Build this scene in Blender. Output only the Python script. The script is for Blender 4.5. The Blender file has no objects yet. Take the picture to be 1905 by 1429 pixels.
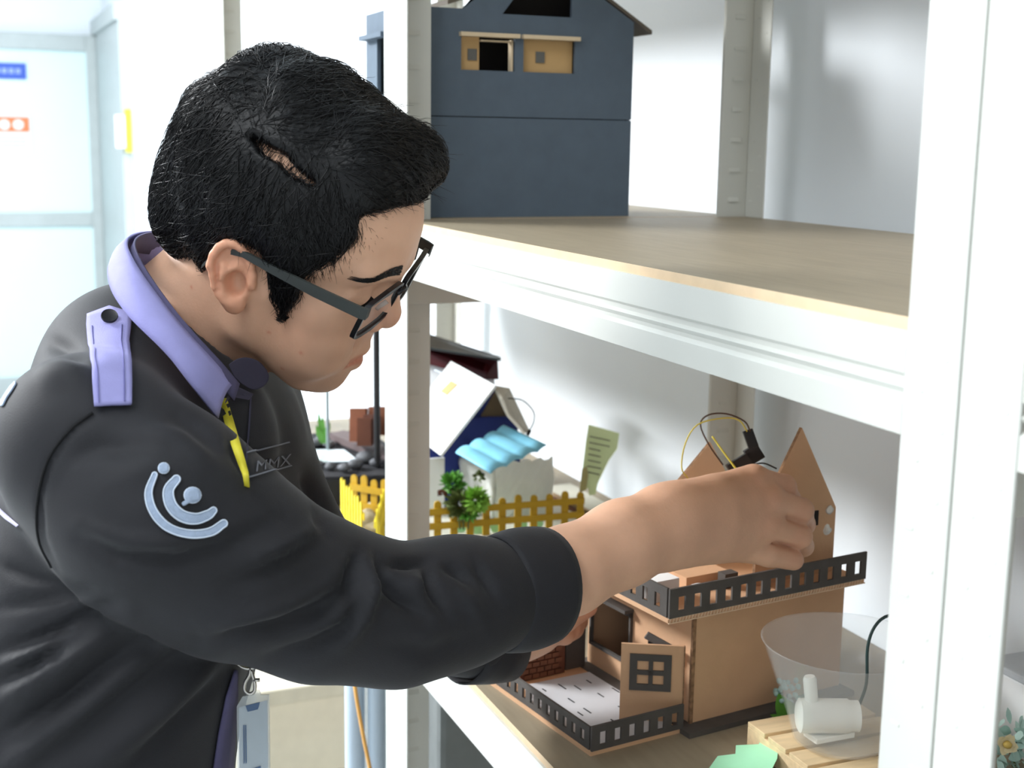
import bpy, math, random
import numpy as np
from mathutils import Vector, Matrix
from mathutils.bvhtree import BVHTree

random.seed(7); RNG = np.random.default_rng(7)
scn = bpy.context.scene
COL = scn.collection

# ------------------------------------------------------------------ camera
FPX = 2473.22
YAW, PITCH, ROLL = .39286, .179506, .0142276
CAM = np.array([-.4928, -1.55012, 1.49449])
FW = np.array([math.sin(YAW)*math.cos(PITCH), math.cos(YAW)*math.cos(PITCH), -math.sin(PITCH)])
_r = np.array([math.cos(YAW), -math.sin(YAW), 0.]); _u = np.cross(_r, FW)
RT = math.cos(ROLL)*_r + math.sin(ROLL)*_u
UP = -math.sin(ROLL)*_r + math.cos(ROLL)*_u
cam_data = bpy.data.cameras.new('camera'); cam = bpy.data.objects.new('camera', cam_data); COL.objects.link(cam)
cam_data.sensor_width = 36.0; cam_data.lens = FPX/1905*36.0; cam_data.clip_start = .02
cam.matrix_world = Matrix(((RT[0], UP[0], -FW[0], CAM[0]), (RT[1], UP[1], -FW[1], CAM[1]),
                           (RT[2], UP[2], -FW[2], CAM[2]), (0, 0, 0, 1)))
cam_data.dof.use_dof = True; cam_data.dof.focus_distance = 1.13; cam_data.dof.aperture_fstop = 9.0
scn.camera = cam

# ------------------------------------------------------------------ light
world = bpy.data.worlds.new('world'); scn.world = world; world.use_nodes = True
bg = world.node_tree.nodes['Background']
bg.inputs[0].default_value = (.88, .95, 1.0, 1); bg.inputs[1].default_value = .66

def area(name, loc, aim, sx, sy, power, col=(.97, .985, 1.0)):
    l = bpy.data.lights.new(name, 'AREA'); l.shape = 'RECTANGLE'; l.size = sx; l.size_y = sy
    l.energy = power; l.color = col
    o = bpy.data.objects.new(name, l); COL.objects.link(o); o.location = loc
    o.rotation_euler = (Vector(aim)-Vector(loc)).to_track_quat('-Z', 'Y').to_euler()
    return o
area('ceiling_lamp_light', (-2.3, 1.75, 2.72), (-1.2, 1.2, 0.6), 1.2, .6, 185)
area('ceiling_lamp_light', (-1.3, -1.0, 2.72), (-1.0, -.8, 0), 1.2, .6, 14)
area('ceiling_lamp_light', (-.6, 4.2, 2.72), (-.5, 4.3, 0), 1.6, 1.0, 45)
scn.view_settings.view_transform = 'Standard'; scn.view_settings.look = 'None'
scn.view_settings.exposure = .60; scn.view_settings.gamma = 1.0
scn.view_settings.use_curve_mapping = False

# ------------------------------------------------------------------ pixel helpers
def ray(px, py): return FW + RT*(px-952.5)/FPX - UP*(py-714.5)/FPX
def P(px, py, d): return CAM + d*ray(px, py)
def on(px, py, ax, v):
    k = ray(px, py); return CAM + k*(v-CAM[ax])/k[ax]
def onp(px, py, pt, n):
    k = ray(px, py); n = np.asarray(n, float); return CAM + k*(((np.asarray(pt)-CAM)@n)/(k@n))
def pix(p):
    d = np.asarray(p)-CAM; w = d@FW
    return np.stack([952.5+FPX*(d@RT)/w, 714.5-FPX*(d@UP)/w, w], -1)

# ------------------------------------------------------------------ materials
MATS = {}
def s2l(c): return tuple((x/255/12.92 if x/255 <= .04045 else ((x/255+.055)/1.055)**2.4) for x in c)
def mat(name, rgb, rough=.6, metal=0., var=.06, scale=30., bump=0., bscale=200., spec=.5, trans=0., alpha=1., rgb2=None, aniso=None, sheen=0., sss=0., attr=None, ior=1.45, emit=0.):
    """principled material: a base colour varied by noise, optional fine bump (rgb in display values)"""
    if name in MATS: return MATS[name]
    m = bpy.data.materials.new(name); m.use_nodes = True; nt = m.node_tree; b = nt.nodes['Principled BSDF']
    c = s2l(rgb)
    tc = nt.nodes.new('ShaderNodeTexCoord')
    mp = nt.nodes.new('ShaderNodeMapping'); nt.links.new(tc.outputs['Object'], mp.inputs[0])
    if aniso: mp.inputs['Scale'].default_value = aniso
    n = nt.nodes.new('ShaderNodeTexNoise'); n.inputs['Scale'].default_value = scale; n.inputs['Detail'].default_value = 5
    nt.links.new(mp.outputs[0], n.inputs['Vector'])
    r = nt.nodes.new('ShaderNodeValToRGB'); r.color_ramp.elements[0].position = .3; r.color_ramp.elements[1].position = .7
    c2 = s2l(rgb2) if rgb2 else None
    r.color_ramp.elements[0].color = (*[x*(1-var) for x in c], 1) if c2 is None else (*c2, 1)
    r.color_ramp.elements[1].color = (*[min(1, x*(1+var)) for x in c], 1)
    nt.links.new(n.outputs['Fac'], r.inputs[0])
    out = r.outputs[0]
    if attr:
        a = nt.nodes.new('ShaderNodeVertexColor'); a.layer_name = attr
        mx = nt.nodes.new('ShaderNodeMix'); mx.data_type = 'RGBA'; mx.blend_type = 'MULTIPLY'; mx.inputs[0].default_value = 1
        nt.links.new(out, mx.inputs[6]); nt.links.new(a.outputs[0], mx.inputs[7]); out = mx.outputs[2]
    nt.links.new(out, b.inputs['Base Color'])
    b.inputs['Roughness'].default_value = rough; b.inputs['Metallic'].default_value = metal
    b.inputs['Specular IOR Level'].default_value = spec; b.inputs['IOR'].default_value = ior
    if trans: b.inputs['Transmission Weight'].default_value = trans
    if alpha < 1: b.inputs['Alpha'].default_value = alpha
    if sheen: b.inputs['Sheen Weight'].default_value = sheen; b.inputs['Sheen Roughness'].default_value = .5
    if sss:
        b.inputs['Subsurface Weight'].default_value = sss; b.inputs['Subsurface Radius'].default_value = (.012, .005, .003); b.inputs['Subsurface Scale'].default_value = 1.
    if emit: b.inputs['Emission Color'].default_value = (*c, 1); b.inputs['Emission Strength'].default_value = emit
    if bump:
        n2 = nt.nodes.new('ShaderNodeTexNoise'); n2.inputs['Scale'].default_value = bscale; n2.inputs['Detail'].default_value = 3
        nt.links.new(mp.outputs[0], n2.inputs['Vector'])
        bp = nt.nodes.new('ShaderNodeBump'); bp.inputs['Strength'].default_value = bump; bp.inputs['Distance'].default_value = .002
        nt.links.new(n2.outputs['Fac'], bp.inputs['Height']); nt.links.new(bp.outputs[0], b.inputs['Normal'])
    MATS[name] = m; return m

WHITE = mat('white_powder_coat', (206, 207, 200), .38, var=.015, scale=8, bump=.03, bscale=60)
WALL = mat('white_wall_paint', (232, 238, 243), .8, var=.02, scale=3, bump=.05, bscale=120)
MDF = mat('mdf_board', (152, 140, 118), .5, var=.07, scale=14, aniso=(8, 1, 1), bump=.05, bscale=90)
MDF_EDGE = mat('mdf_edge', (222, 196, 162), .8, var=.05, scale=60)
CARD = mat('kraft_cardboard', (213, 170, 133), .85, var=.05, scale=22, bump=.12, bscale=300)
CARD_L = mat('pale_cardboard', (232, 202, 170), .85, var=.05, scale=22, bump=.1, bscale=300)
CARD_EDGE = mat('cardboard_flute_edge', (142, 108, 80), .95, var=.45, scale=160, bump=.6, bscale=300)
BLACKCARD = mat('dark_grey_painted_card', (84, 79, 75), .8, var=.14, scale=40, bump=.1, bscale=250)
DARKHOLE = mat('painted_interior_shade', (30, 26, 24), .9, var=.1)  # near-black colour standing in for the shade inside openings
SLATE = mat('slate_grey_paint', (90, 104, 118), .72, var=.05, scale=45, bump=.08, bscale=350)
ALU = mat('brushed_aluminium', (178, 186, 186), .5, metal=.15, var=.04, scale=12)
BLACK = mat('black_plastic', (24, 24, 26), .42, var=.1)
YELLOW = mat('yellow_painted_wood', (232, 208, 42), .55, var=.06, scale=60)
YELLOW_D = mat('ochre_painted_wood', (188, 150, 30), .6, var=.07, scale=60)
BLUE = mat('royal_blue_paint', (32, 52, 132), .6, var=.06)
PAPER = mat('white_paper', (238, 240, 240), .8, var=.02)
INK = mat('black_ink', (38, 38, 40), .8)
SKYBLUE = mat('sky_blue_corrugated_card', (132, 204, 232), .55, var=.05, scale=40)
FOAM = mat('white_rough_foam', (226, 228, 224), .85, var=.05, scale=30, bump=.5, bscale=90)
GREENP = mat('green_plastic_leaf', (98, 160, 62), .5, var=.18, scale=60)
GREEND = mat('olive_plastic_leaf', (92, 104, 56), .55, var=.2, scale=60)
MINT = mat('mint_green_paper', (172, 238, 194), .75, var=.04)
NOTE = mat('pale_green_note_paper', (222, 238, 186), .8, var=.02)
WOOD = mat('pale_stick_wood', (226, 200, 158), .7, var=.1, scale=20, aniso=(1, 8, 8), bump=.1)
BROWN = mat('red_brown_card', (112, 68, 50), .75, var=.15, scale=30)
STONE = mat('grey_pebble', (92, 94, 98), .6, var=.2, scale=25, bump=.2, bscale=50)
CLEAR = mat('clear_plastic', (240, 243, 243), .12, alpha=.16, var=0, spec=.8)
PUMPW = mat('ivory_pump_plastic', (252, 252, 244), .35, var=.02)
BEIGE = mat('beige_carton', (222, 212, 190), .8, var=.03)

# ------------------------------------------------------------------ mesh builder
class MB:
    def __init__(s): s.v = []; s.f = []; s.m = []; s.mi = 0
    def add(s, vs, fs):
        b = len(s.v); s.v += [tuple(float(c) for c in p) for p in vs]
        s.f += [tuple(i+b for i in f) for f in fs]; s.m += [s.mi]*len(fs); return s
    def box(s, a, b, M=None):
        (x0, y0, z0), (x1, y1, z1) = a, b
        vs = [(x0,y0,z0),(x1,y0,z0),(x1,y1,z0),(x0,y1,z0),(x0,y0,z1),(x1,y0,z1),(x1,y1,z1),(x0,y1,z1)]
        if M is not None: vs = [tuple(M @ Vector(v)) for v in vs]
        return s.add(vs, [(0,3,2,1),(4,5,6,7),(0,1,5,4),(1,2,6,5),(2,3,7,6),(3,0,4,7)])
    def frame_box(s, o, ex, ey, ez):
        """box from a corner and three edge vectors"""
        o, ex, ey, ez = map(np.asarray, (o, ex, ey, ez))
        vs = [o, o+ex, o+ex+ey, o+ey, o+ez, o+ex+ez, o+ex+ey+ez, o+ey+ez]
        fs = [(0,3,2,1),(4,5,6,7),(0,1,5,4),(1,2,6,5),(2,3,7,6),(3,0,4,7)]
        if np.cross(ex, ey) @ ez < 0: fs = [f[::-1] for f in fs]
        return s.add(vs, fs)
    def prism(s, poly, off):
        """extrude a 3-D polygon by a vector"""
        poly = [np.asarray(p, float) for p in poly]; off = np.asarray(off, float); n = len(poly)
        nrm = sum((np.cross(poly[i]-poly[0], poly[i+1]-poly[0]) for i in range(1, n-1)), np.zeros(3))
        if nrm @ off > 0: poly = poly[::-1]
        vs = poly + [p+off for p in poly]
        fs = [tuple(range(n)), tuple(range(2*n-1, n-1, -1))]
        fs += [(i, i+n, (i+1) % n+n, (i+1) % n) for i in range(n)]
        return s.add(vs, fs)
    def tube(s, path, r, n=8, cap=True):
        path = [np.asarray(p, float) for p in path]; m = len(path)
        rr = r if hasattr(r, '__len__') else [r]*m
        t0 = path[1]-path[0]; a = np.cross(t0, (0, 0, 1.));
        if np.linalg.norm(a) < 1e-6: a = np.cross(t0, (1., 0, 0))
        a /= np.linalg.norm(a); vs = []
        for i, p in enumerate(path):
            t = path[min(i+1, m-1)]-path[max(i-1, 0)]; t = t/(np.linalg.norm(t)+1e-12)
            a = a-t*(a@t); a /= np.linalg.norm(a)+1e-12; b = np.cross(t, a)
            for k in range(n):
                q = 2*math.pi*k/n; vs.append(p+rr[i]*(math.cos(q)*a+math.sin(q)*b))
        fs = [(i*n+k, i*n+(k+1) % n, (i+1)*n+(k+1) % n, (i+1)*n+k) for i in range(m-1) for k in range(n)]
        if cap: fs += [tuple(range(n-1, -1, -1)), tuple((m-1)*n+k for k in range(n))]
        return s.add(vs, fs)
    def lathe(s, prof, c, axis=(0, 0, 1), n=32, closed=False):
        """revolve (radius, height) pairs about an axis through c"""
        ax = np.asarray(axis, float); ax /= np.linalg.norm(ax); c = np.asarray(c, float)
        a = np.cross(ax, (1., 0, 0)) if abs(ax[0]) < .9 else np.cross(ax, (0, 1., 0)); a /= np.linalg.norm(a); b = np.cross(ax, a)
        vs = []; fs = []
        for r, h in prof:
            for k in range(n):
                q = 2*math.pi*k/n; vs.append(c+ax*h+max(r, 1e-5)*(math.cos(q)*a+math.sin(q)*b))
        m = len(prof)
        for i in range(m-1 if not closed else m):
            j = (i+1) % m
            fs += [(i*n+k, i*n+(k+1) % n, j*n+(k+1) % n, j*n+k) for k in range(n)]
        if not closed: fs += [tuple(range(n-1, -1, -1)), tuple((m-1)*n+k for k in range(n))]
        return s.add(vs, fs)
    def blob(s, c, r, seed=0, n=10, rough=.15):
        """a pebble: lumpy ellipsoid"""
        rg = random.Random(seed); c = np.asarray(c, float); r = np.asarray(r, float); vs = []; fs = []
        ph = [rg.uniform(0, 6) for _ in range(6)]
        for i in range(n//2+1):
            th = math.pi*i/(n//2)
            for k in range(n):
                q = 2*math.pi*k/n; d = np.array([math.sin(th)*math.cos(q), math.sin(th)*math.sin(q), math.cos(th)])
                w = 1+rough*(math.sin(3*d[0]+ph[0])+math.sin(4*d[1]+ph[1])+math.sin(3*d[2]+ph[2]))/2
                vs.append(c+r*d*w)
        for i in range(n//2):
            fs += [(i*n+k, (i+1)*n+k, (i+1)*n+(k+1) % n, i*n+(k+1) % n) for k in range(n)]
        return s.add(vs, fs)
    def build(s, name, mats, parent=None, smooth=False, bevel=0., auto=None):
        off = np.zeros(3); q = parent
        while q is not None: off += np.array(q.location); q = q.parent
        me = bpy.data.meshes.new(name)
        me.from_pydata([tuple(np.asarray(p)-off) for p in s.v], [], s.f)
        mats = mats if isinstance(mats, (list, tuple)) else [mats]
        for m in mats: me.materials.append(m)
        if len(mats) > 1: me.polygons.foreach_set('material_index', s.m)
        if smooth: me.polygons.foreach_set('use_smooth', [True]*len(me.polygons))
        me.validate(); me.update()
        o = bpy.data.objects.new(name, me); COL.objects.link(o)
        if parent is not None: o.parent = parent
        if bevel:
            b = o.modifiers.new('bevel', 'BEVEL'); b.width = bevel; b.segments = 2; b.limit_method = 'ANGLE'
        if auto:
            me.polygons.foreach_set('use_smooth', [True]*len(me.polygons)); me.set_sharp_from_angle(angle=math.radians(auto))
        return o

def tag(o, label=None, cat=None, group=None, kind=None):
    if label: o['label'] = label
    if cat: o['category'] = cat
    if group: o['group'] = group
    if kind: o['kind'] = kind
    return o
def thing(name, loc, label, cat, group=None):
    o = bpy.data.objects.new(name, None); COL.objects.link(o); o.location = tuple(float(c) for c in loc)
    o.empty_display_size = .05
    return tag(o, label, cat, group)
def struct(o): o['kind'] = 'structure'; return o
def text_mesh(body, size, origin, ex, ez, depth=.0004):
    """flat lettering as mesh: origin, reading direction ex, letter-up ez"""
    cu = bpy.data.curves.new('t', 'FONT'); cu.body = body; cu.size = size; cu.extrude = depth
    ob = bpy.data.objects.new('t', cu); COL.objects.link(ob)
    dg = bpy.context.evaluated_depsgraph_get(); dg.update()
    me = ob.evaluated_get(dg).to_mesh()
    vs = [tuple(v.co) for v in me.vertices]; fs = [tuple(p.vertices) for p in me.polygons]
    ob.evaluated_get(dg).to_mesh_clear(); bpy.data.objects.remove(ob); bpy.data.curves.remove(cu)
    ex, ez = np.asarray(ex, float), np.asarray(ez, float); en = np.cross(ex, ez); origin = np.asarray(origin)
    mb = MB(); mb.add([origin+ex*x+ez*y+en*z for x, y, z in vs], fs); return mb
def arc(pts, n=24):
    """smooth path through points (Catmull-Rom)"""
    p = [np.asarray(q, float) for q in pts]; p = [2*p[0]-p[1]]+p+[2*p[-1]-p[-2]]; out = []
    k = max(2, n//(len(p)-3))
    for i in range(1, len(p)-2):
        for j in range(k):
            t = j/k
            out.append(.5*(2*p[i]+(p[i+1]-p[i-1])*t+(2*p[i-1]-5*p[i]+4*p[i+1]-p[i+2])*t*t+(3*p[i]-p[i-1]-3*p[i+1]+p[i+2])*t**3))
    out.append(p[-2]); return out

# ================================================================== SETTING
ZM, ZL = 1.40, .906           # tops of the middle and lower shelves
Y_A0, Y_A1, Y_C1 = -.99, .02, 1.18
RD = .50                      # rack depth
FLOOR = mat('pale_floor_tile', (214, 220, 222), .35, var=.03, scale=4)
struct(MB().box((-4.5, -3.0, -.05), (1.4, 7.3, 0)).build('floor', FLOOR))
struct(MB().box((.56, -3.0, 0), (.68, 5.4, 2.8)).build('wall_back', WALL))
struct(MB().box((.315, 5.4, 0), (1.4, 5.55, 2.8)).build('wall_far', WALL))
struct(MB().box((.315, 5.55, 0), (.42, 6.6, 2.8)).build('wall_return', WALL))
struct(MB().box((-4.5, 6.6, 2.06), (.42, 6.72, 2.8)).build('wall_over_door', WALL))
struct(MB().box((-4.5, 6.6, 0), (-.72, 6.72, 2.06)).build('wall_beside_door', WALL))
struct(MB().box((-4.5, -3.0, 2.8), (1.4, 7.3, 2.86)).build('ceiling', WALL))
# aluminium lining of the recess in front of the door
tr = MB(); tr.box((.27, 5.37, 0), (.315, 6.6, 2.06)); tr.box((.25, 5.37, 2.06), (.315, 6.6, 2.14))
struct(tr.build('trim_1', ALU))
# glazed door
GLASSF = mat('frosted_door_glass', (214, 238, 240), .35, var=.02, scale=2)
dr = thing('door_1', (-.21, 6.55, 0), 'aluminium framed glass door at the far end of the room', 'door'); dr['kind'] = 'structure'
del dr['label']; del dr['category']
fr = MB()
for x0, x1 in ((-.72, -.62), (.215, .27)): fr.box((x0, 6.53, 0), (x1, 6.58, 2.06))
for z0, z1 in ((0, .12), (.985, 1.065), (1.97, 2.06)): fr.box((-.62, 6.53, z0), (.215, 6.58, z1))
fr.build('door_frame', ALU, dr, bevel=.004)
MB().box((-.62, 6.55, .12), (.215, 6.56, .985)).build('glass_pane', GLASSF, dr)
MB().box((-.62, 6.55, 1.065), (.215, 6.56, 1.97)).build('glass_pane', GLASSF, dr)
BLUES = mat('blue_sign', (58, 92, 190), .5); ORANGE = mat('orange_print', (232, 128, 84), .6)
sg = thing('door_sign', (-.35, 6.525, 1.83), 'blue rectangular sign with pale lettering stuck high on the glass door', 'sign')
a = on(-45, 145, 1, 6.545); b = on(48, 118, 1, 6.545)
MB().box((a[0], 6.54, a[2]), (b[0], 6.549, b[2])).build('panel', BLUES, sg)
for k_ in range(7):
    lx = b[0]-.03-.036*k_; MB().box((lx-.026, 6.538, (a[2]+b[2])/2-.014), (lx, 6.5405, (a[2]+b[2])/2+.014)).build('lettering', mat('pale_blue_lettering', (150, 172, 226), .6), sg)
a = on(-60, 285, 1, 6.545); b = on(54, 218, 1, 6.545); hz = on(0, 245, 1, 6.545)[2]
po = thing('warning_poster', ((a[0]+b[0])/2, 6.53, a[2]), 'white notice with orange header and round symbols on the glass door', 'poster')
MB().box((a[0], 6.545, a[2]), (b[0], 6.549, b[2])).build('sheet', PAPER, po)
MB().box((a[0], 6.542, hz), (b[0], 6.5455, b[2])).build('header', ORANGE, po)
for px in (8, 34):
    q = on(px, 232, 1, 6.541); MB().lathe([(.028, 0), (.028, .002)], q, (0, -1, 0), 20).build('symbol', PAPER, po)
for i in range(4):
    q = on(0, 254+7*i, 1, 6.545); MB().box((b[0]-.30, 6.5435, q[2]), (b[0]-.02, 6.5452, q[2]+.008)).build('text_line', mat('grey_print', (170, 174, 176)), po)
# papers clipped to the edge of the recess
q = P(244, 285, 6.2); q2 = P(256, 200, 6.2)
MB().box((.283, 5.34, q[2]), (.315, 5.366, q2[2])).build('paper_stub', mat('yellow_tape', (222, 216, 60), .6), None)
tag(bpy.data.objects['paper_stub'], 'yellow strip of paper hanging on the edge of the door recess', 'paper strip')
mb = MB(); mb.box((.235, 5.34, q[2]+.02), (.281, 5.35, q2[2]-.03))
tag(mb.build('paper_sheet', PAPER), 'white sheet of paper beside the yellow strip at the door recess', 'paper sheet')

# ================================================================== RACKS
PW, PT = .045, .0022
def wedge(mb, c, ex, en, w=.016, h=.006, d=.003):
    """small pressed tab on a post face: proud at its lower edge"""
    c, ex, en = map(np.asarray, (c, ex, en)); z = np.array([0, 0, 1.])
    mb.prism([c-ex*w/2, c-ex*w/2+en*d, c-ex*w/2+z*h], ex*w)
def post(rk, x, y, sx, sy, z1=2.0):
    """slotted L post with its outer corner at (x, y); sx/sy point to the inside"""
    mb = MB()
    xa, xb = sorted((x, x+sx*PT)); ya, yb = sorted((y, y+sy*PW)); mb.box((xa, ya, 0), (xb, yb, z1))
    xa, xb = sorted((x+sx*PT, x+sx*PW)); ya, yb = sorted((y, y+sy*PT)); mb.box((xa, ya, 0), (xb, yb, z1))
    # folded lips
    o = mb.build('upright', WHITE, rk, bevel=.0009)
    t = MB()
    for i in range(int(z1/.04)):
        z = .02+i*.04
        for yy in (.3, .72):
            wedge(t, (x-sx*0, y+sy*PW*yy, z+(.02 if yy > .5 else 0)), (0, 1, 0), (-sx, 0, 0), .008, .0025, .0005)
            wedge(t, (x+sx*PT, y+sy*PW*yy, z+(.02 if yy > .5 else 0)), (0, 1, 0), (sx, 0, 0), .008, .003, .0008)
        wedge(t, (x+sx*PW*.5, y+sy*PT, z), (1, 0, 0), (0, sy, 0), .016, .006, .002)
        wedge(t, (x+sx*PW*.5, y, z), (1, 0, 0), (0, -sy, 0), .016, .006, .002)
    c = t.build('slot_tabs', WHITE, o); c['kind'] = 'stuff'
def beam_prof(y0, y1, x, zt, h, out):
    """front/back beam with two pressed ribs, along Y; outward normal is out (-1/+1)"""
    t = .003*out
    pr = [(0, 0), (t, 0), (t, -.40*h), (t*.1, -.44*h), (t*.1, -.50*h), (t, -.54*h), (t*.1, -.60*h), (t*.1, -.65*h), (t, -.70*h), (t, -h), (0, -h),
          (-.022*out, -h), (-.022*out, -h+.003), (-.002*out, -h+.003), (-.002*out, -.003), (-.022*out, -.003), (-.022*out, 0)]
    return MB().prism([(x+a, y0, zt+b) for a, b in pr], (0, y1-y0, 0))
def rack(name, y0, y1, levels, label):
    rk = thing('storage_rack', (RD/2, (y0+y1)/2, 0), label, 'storage rack')
    for x, sx in ((0, 1), (RD, -1)):
        for y, sy in ((y0, 1), (y1, -1)): post(rk, x, y, sx, sy)
    for z in levels:
        b = z-.0075
        beam_prof(y0+PW+.0005, y1-PW-.0005, .0035, b, .060, -1).build('front_beam', WHITE, rk)
        beam_prof(y0+PW+.0005, y1-PW-.0005, RD-.0035, b, .060, 1).build('back_beam', WHITE, rk)
        for y, s in ((y0+PT, 1), (y1-PT, -1)):
            ya, yb = sorted((y, y+s*.012))
            MB().box((.003, ya, z-.104), (RD-.003, yb, b)).build('side_beam', WHITE, rk, bevel=.001)
        bd = MB(); m = .0035
        bd.box((m, y0+m, b), (RD-m, y1-m, z)); bd.m = [1, 0, 1, 1, 1, 1]
        bd.build('shelf_board', [MDF, MDF_EDGE], rk)
    return rk
rack('A', Y_A0, Y_A1, (.10, ZL, ZM, 1.90), 'white boltless rack holding the brown cardboard house the man works on')
rack('C', Y_A1+.0012, Y_C1, (.10, ZL, ZM, 1.90), 'farther white rack with the slate grey house and yellow picket fence')
rack('B', -2.2, Y_A0-.0016, (.10, ZL, ZM, 1.90), 'nearest white rack cut off by the right edge of the picture')

# ================================================================== SLATE GREY HOUSE (middle shelf, far rack)
YH = .052
dh = thing('cardboard_house', (.18, .13, ZM), 'slate grey painted model house on the middle shelf behind the post', 'model house')
def hx(px, py=200): return on(px, py, 1, YH)
xl, xr = .018, hx(1172, 300)[0]
zt = hx(830, 14)[2]; ap = ((xl+.092+xr+.02)/2, 1.76)
w = MB()
# front wall as strips around the two window openings and the gable opening
wl0, wl1 = hx(858, 100)[0], hx(958, 100)[0]; wr0, wr1 = hx(974, 100)[0], hx(1070, 100)[0]
wz0, wz1 = hx(900, 131)[2], hx(900, 66)[2]; T = .005
def fw_(x0, x1, z0, z1): w.box((x0, YH, z0), (x1, YH+T, z1))
zs = hx(1000, 220)[2]
fw_(xl, xr, ZM, zs-.0006); fw_(xl, xr, zs+.0006, wz0); fw_(xl, wl0, wz0, wz1); fw_(wl1, wr0, wz0, wz1); fw_(wr1, xr, wz0, wz1)
fw_(xl, xr, wz1, zt-.012)
g0, g1, gz = hx(935, 18)[0], hx(1064, 18)[0], zt-.004
w.prism([(xl, YH, zt-.012), (xr, YH, zt-.012), (xr, YH, zt-.006), (hx(1130, 0)[0]-.004, YH, hx(1130, 0)[2]), (g1+.03, YH, hx(1065, 0)[2]+.02), (g1, YH, hx(1065, 0)[2]+.02), (g1, YH, gz), (g0, YH, gz),
         (g0+.03, YH, hx(965, 0)[2]+.02), (hx(905, 0)[0], YH, hx(905, 0)[2]+.012), (hx(862, 13)[0], YH, zt), (xl, YH, zt)], (0, T, 0))
w.build('front_wall', SLATE, dh)
# side and back walls, floor panel inside
lw = MB(); lw.box((xl, YH+T, ZM), (xl+T, .10, zt)); lw.box((xl, .10, ZM), (xl+T, .155, zt-.105)); lw.box((xl, .10, zt-.028), (xl+T, .155, zt)); lw.box((xl, .155, ZM), (xl+T, .205, zt))
SLATE_S = SLATE
lw.build('side_wall', SLATE, dh)
MB().box((xr-T, YH+T, ZM), (xr, .205, zt)).build('side_wall', SLATE, dh)
MB().box((xl+T, .2, ZM), (xr-T, .205, zt)).build('back_wall', SLATE, dh)
MB().box((xl+T, YH+.075, ZM+.01), (xr-T, YH+.08, zt-.002)).build('shade_backing', DARKHOLE, dh)  # added black panel that puts shade behind the window openings
MB().prism([(xl+.09, YH+.05, zt-.004), (xr-.02, YH+.05, zt-.004), (xr-.06, YH+.05, zt+.05), (xl+.14, YH+.05, zt+.05)], (0, .004, 0)).build('attic_shade_backing', DARKHOLE, dh)  # added black panel so the gable opening reads as shaded
MB().box((xl-.012, .10, zt-.034), (xl, .20, zt-.028)).build('window_awning', SLATE, dh)
# gable roof: two slopes
e0 = hx(1130, 0); e1 = hx(1213, 64)
sl = (e1-e0); sl[1] = 0
for k, (a0, a1) in enumerate(((e0-sl*.9, e1),)):
    r = MB(); r.prism([a0, a1, a1+np.array([0, 0, .005]), a0+np.array([0, 0, .005])], (0, .17, 0)); r.build('roof_slope', mat('brown_grey_roof_card', (104, 96, 86), .8), dh)
pk = e0-sl*.9
r = MB(); q0 = np.array([xl+.06, YH, zt+.004]); r.prism([q0, pk, pk+np.array([0, 0, .005]), q0+np.array([0, 0, .005])], (0, .17, 0)); r.build('roof_slope', mat('brown_grey_roof_card', (104, 96, 86)), dh)
KH = mat('warm_beige_card', (204, 168, 116), .8, var=.04)
KHL = mat('cream_card', (224, 204, 172), .8, var=.03)
def dwin(x0, x1, door=None):
    fr = MB()
    if door: fr.box((x0, YH+.009, wz0), (door[0], YH+.012, wz1))
    else: fr.box((x0, YH+.009, wz0), (x1, YH+.012, wz1))
    p = fr.build('window_panel', KH, dh)
    q = MB(); q.box((x0-.003, YH-.008, wz1-.002), (x1+.004, YH+.004, wz1+.003)); q.build('window_ledge', KHL, dh)
    cx = (x0+(door[0] if door else x0+.045))/2+.004; cz = (wz0+wz1)/2-.002
    MB().box((cx-.006, YH+.007, cz-.007), (cx+.006, YH+.0095, cz+.007)).build('window_latch', mat('grey_square', (104, 104, 100), .7), p)
    if door:
        d = MB(); d.box((door[1]-.001, YH+.003, wz0), (door[1]+.0015, YH+.013, wz1-.004)); d.box((door[0], YH+.003, wz1-.007), (door[1], YH+.011, wz1-.005)); d.build('opening_edge', KHL, p)
dwin(wl0, wl1, (hx(896, 100)[0], hx(954, 100)[0])); dwin(wr0, wr1)

# ================================================================== BROWN CARDBOARD HOUSE (lower shelf)
_a = math.radians(8); E1 = np.array([math.cos(_a), math.sin(_a), 0]); E2 = np.array([-math.sin(_a), math.cos(_a), 0]); EZ = np.array([0, 0, 1.])
K0 = np.array([.17, -.44, ZL])
def K(a, b, c): return K0+a*E1+b*E2+c*EZ
def kbox(mb, a0, a1, b0, b1, c0, c1): return mb.frame_box(K(a0, b0, c0), E1*(a1-a0), E2*(b1-b0), EZ*(c1-c0))
bh = thing('cardboard_house', K(.06, .09, 0), 'brown cardboard model house with dark balcony railing, being held by the man', 'model house')
BP = .0045
kbox(MB(), -.125, -.016, -.004, .20, 0, BP).build('yard_base', [CARD], bh)
kbox(MB(), -.016, .21, -.020, .20, 0, BP+.001).build('house_base', BLACKCARD, bh)
HT = .128; W0, WL = 0.0, .206
def cardwall(name, quads, mats=CARD, parent=None): 
    m = MB(); [kbox(m, *q) for q in quads]; return m.build(name, mats, parent or bh)
ct = .004
cardwall('front_wall', [(0, WL, 0, ct, BP, HT)])
cardwall('end_wall', [(WL-ct, WL, ct, .19, BP, HT)])
cardwall('back_wall', [(0, WL, .19-ct, .19, BP, HT)])
wb0, wb1, wc0, wc1 = .104, .183, .030, .092
cardwall('side_wall', [(0, ct, ct, wb0, BP, HT), (0, ct, wb1, .19-ct, BP, HT), (0, ct, wb0, wb1, BP, wc0), (0, ct, wb0, wb1, wc1, HT)])
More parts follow.
